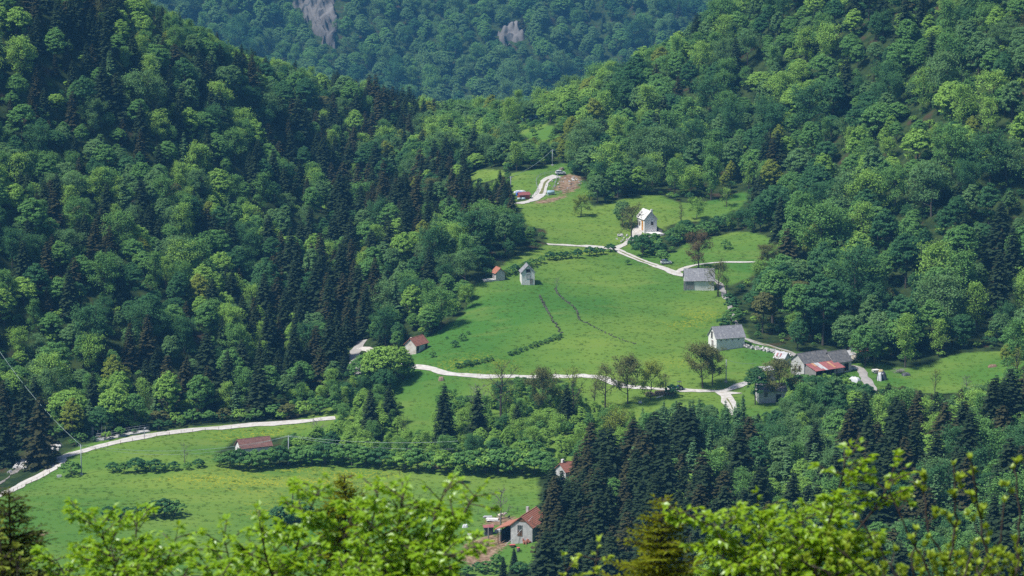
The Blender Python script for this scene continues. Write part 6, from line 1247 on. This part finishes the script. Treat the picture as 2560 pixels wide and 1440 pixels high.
near_shrub('dark stemmed shrub with opening yellow buds in the bottom right corner', (4.0, 23.5), [[(2370, 1440, 23.5), (2390, 1300, 23.5), (2385, 1160, 23.4)], [(2480, 1440, 23.3), (2450, 1290, 23.3), (2425, 1150, 23.2)], [(2540, 1440, 23.6), (2548, 1290, 23.6), (2535, 1170, 23.6)], [(2330, 1440, 23.2), (2270, 1330, 23.2), (2225, 1225, 23.2)], [(2250, 1460, 23), (2200, 1370, 23), (2150, 1300, 23)],
    [(2200, 1470, 22.8), (2130, 1400, 22.8), (2080, 1350, 22.8)], [(2400, 1450, 23.8), (2320, 1330, 23.8), (2310, 1210, 23.8)], [(2150, 1480, 22.6), (2060, 1430, 22.6), (2000, 1400, 22.6)], [(2600, 1460, 23.6), (2600, 1300, 23.6), (2590, 1200, 23.6)], [(2440, 1460, 22.9), (2500, 1350, 22.9), (2510, 1260, 22.9)], [(2300, 1480, 22.5), (2280, 1400, 22.5), (2290, 1330, 22.5)], [(2400, 1490, 22.4), (2420, 1420, 22.4), (2440, 1360, 22.4)], [(2520, 1490, 22.4), (2540, 1430, 22.4), (2550, 1380, 22.4)], [(2200, 1490, 22.4), (2210, 1430, 22.4), (2200, 1390, 22.4)]], 41)
def near_spruce(label, px, py, Y, h, Rr, mat, seed, lev=34):
    g = np.random.default_rng(seed); top = near(px, py, Y); bz = float(H(top[0], top[1])); h = top[2] - bz; root = empty('near_spruce', (top[0], top[1], bz), 0, 1, label, 'tree'); MB().tube([(0, 0, -.4), (0, 0, h * .6), (0, 0, h)], [.10, .05, .008], 6).build('trunk', M_twig, root); P, T_, B = [], [], []; L_ = []; W_ = []; wood = MB()
    z = h - .05
    while z > max(.6, h - 2.6):
        t = (h - z) / h; rl = min(Rr, .10 + (h - z) * .62); k = 6
        for b in range(k):
            a = g.uniform(0, 6.283); d = np.array([math.cos(a), math.sin(a), .35 - .5 * min(1, t * 3)]); d = unit(d); L = rl * g.uniform(.7, 1.05); n = max(4, int(L / .035)); s = unit(np.cross(d, np.array([0, 0, 1.])))
            wood.tube([(0, 0, z), tuple(np.array([0, 0, z]) + d * L)], [.008, .003], 3, cap=False)
            for i in range(n):
                u = (i + .5) / n; q = np.array([0, 0, z]) + d * L * u + np.array([0, 0, -.08 * L * u * (1 - u)])
                for sg in (-1, 1):
                    ln = L * .42 * (1.05 - u) + .05; dv = unit(s * sg + d * .9 + np.array([0, 0, g.normal(-.1, .15)])); m = max(1, int(ln / .05))
                    for j in range(m): P.append(q + dv * ln * j / m); T_.append(dv + g.normal(0, .25, 3)); B.append(np.array([0, 0, 1.]) + g.normal(0, .5, 3)); L_.append(.075); W_.append(.012)
        z -= .075 + .05 * t
    P, T_, B = map(np.array, (P, T_, B)); T_ = unit(T_); S = unit(np.cross(T_, B)); L_ = np.array(L_)[:, None]; W_ = np.array(W_)[:, None]; V = np.stack([P, P + T_ * L_ * .5 + S * W_, P + T_ * L_, P + T_ * L_ * .5 - S * W_], 1).reshape(-1, 3)
    f = link('needles', np_mesh('needles', V, np.arange(len(V)).reshape(-1, 4)), mat, root); f['kind'] = 'stuff'; wood.build('boughs', M_twig, root)
near_spruce('young olive green spruce top at the bottom edge right of centre', 1655, 1243, 30, 5, 1.5, FG_needle, 51)
near_spruce('dark spruce top at the left picture edge below the road', 22, 1225, 29, 5, 1.1, FG_needle2, 52)
near_spruce('thin larch like spruce top rising behind the bottom centre beeches', 862, 1188, 40, 5, .45, FG_needle, 53)
# ---------------------------------------------------------------- the air over the valley
def haze():
    m, t, out = nodes('valley_haze'); v = N(t, 'ShaderNodeVolumePrincipled'); v.inputs['Density'].default_value = .000088; v.inputs['Color'].default_value = (.16, .54, 1.0, 1); v.inputs['Anisotropy'].default_value = .1
    try: v.inputs['Density Attribute'].default_value = ''
    except Exception: pass
    t.links.new(v.outputs[0], out.inputs['Volume'])
    try: m.cycles.homogeneous_volume = True
    except Exception: pass
    top = max(float(ZG.max()), CZ) + 30; bot = float(ZG.min()) - 1.5
    mb = MB().box((0, 1615, (top + bot) / 2), (1820, 3400, top - bot)); tag(mb.build('haze', m), 'thin bluish haze filling the whole valley', 'haze', kind='stuff')
haze()
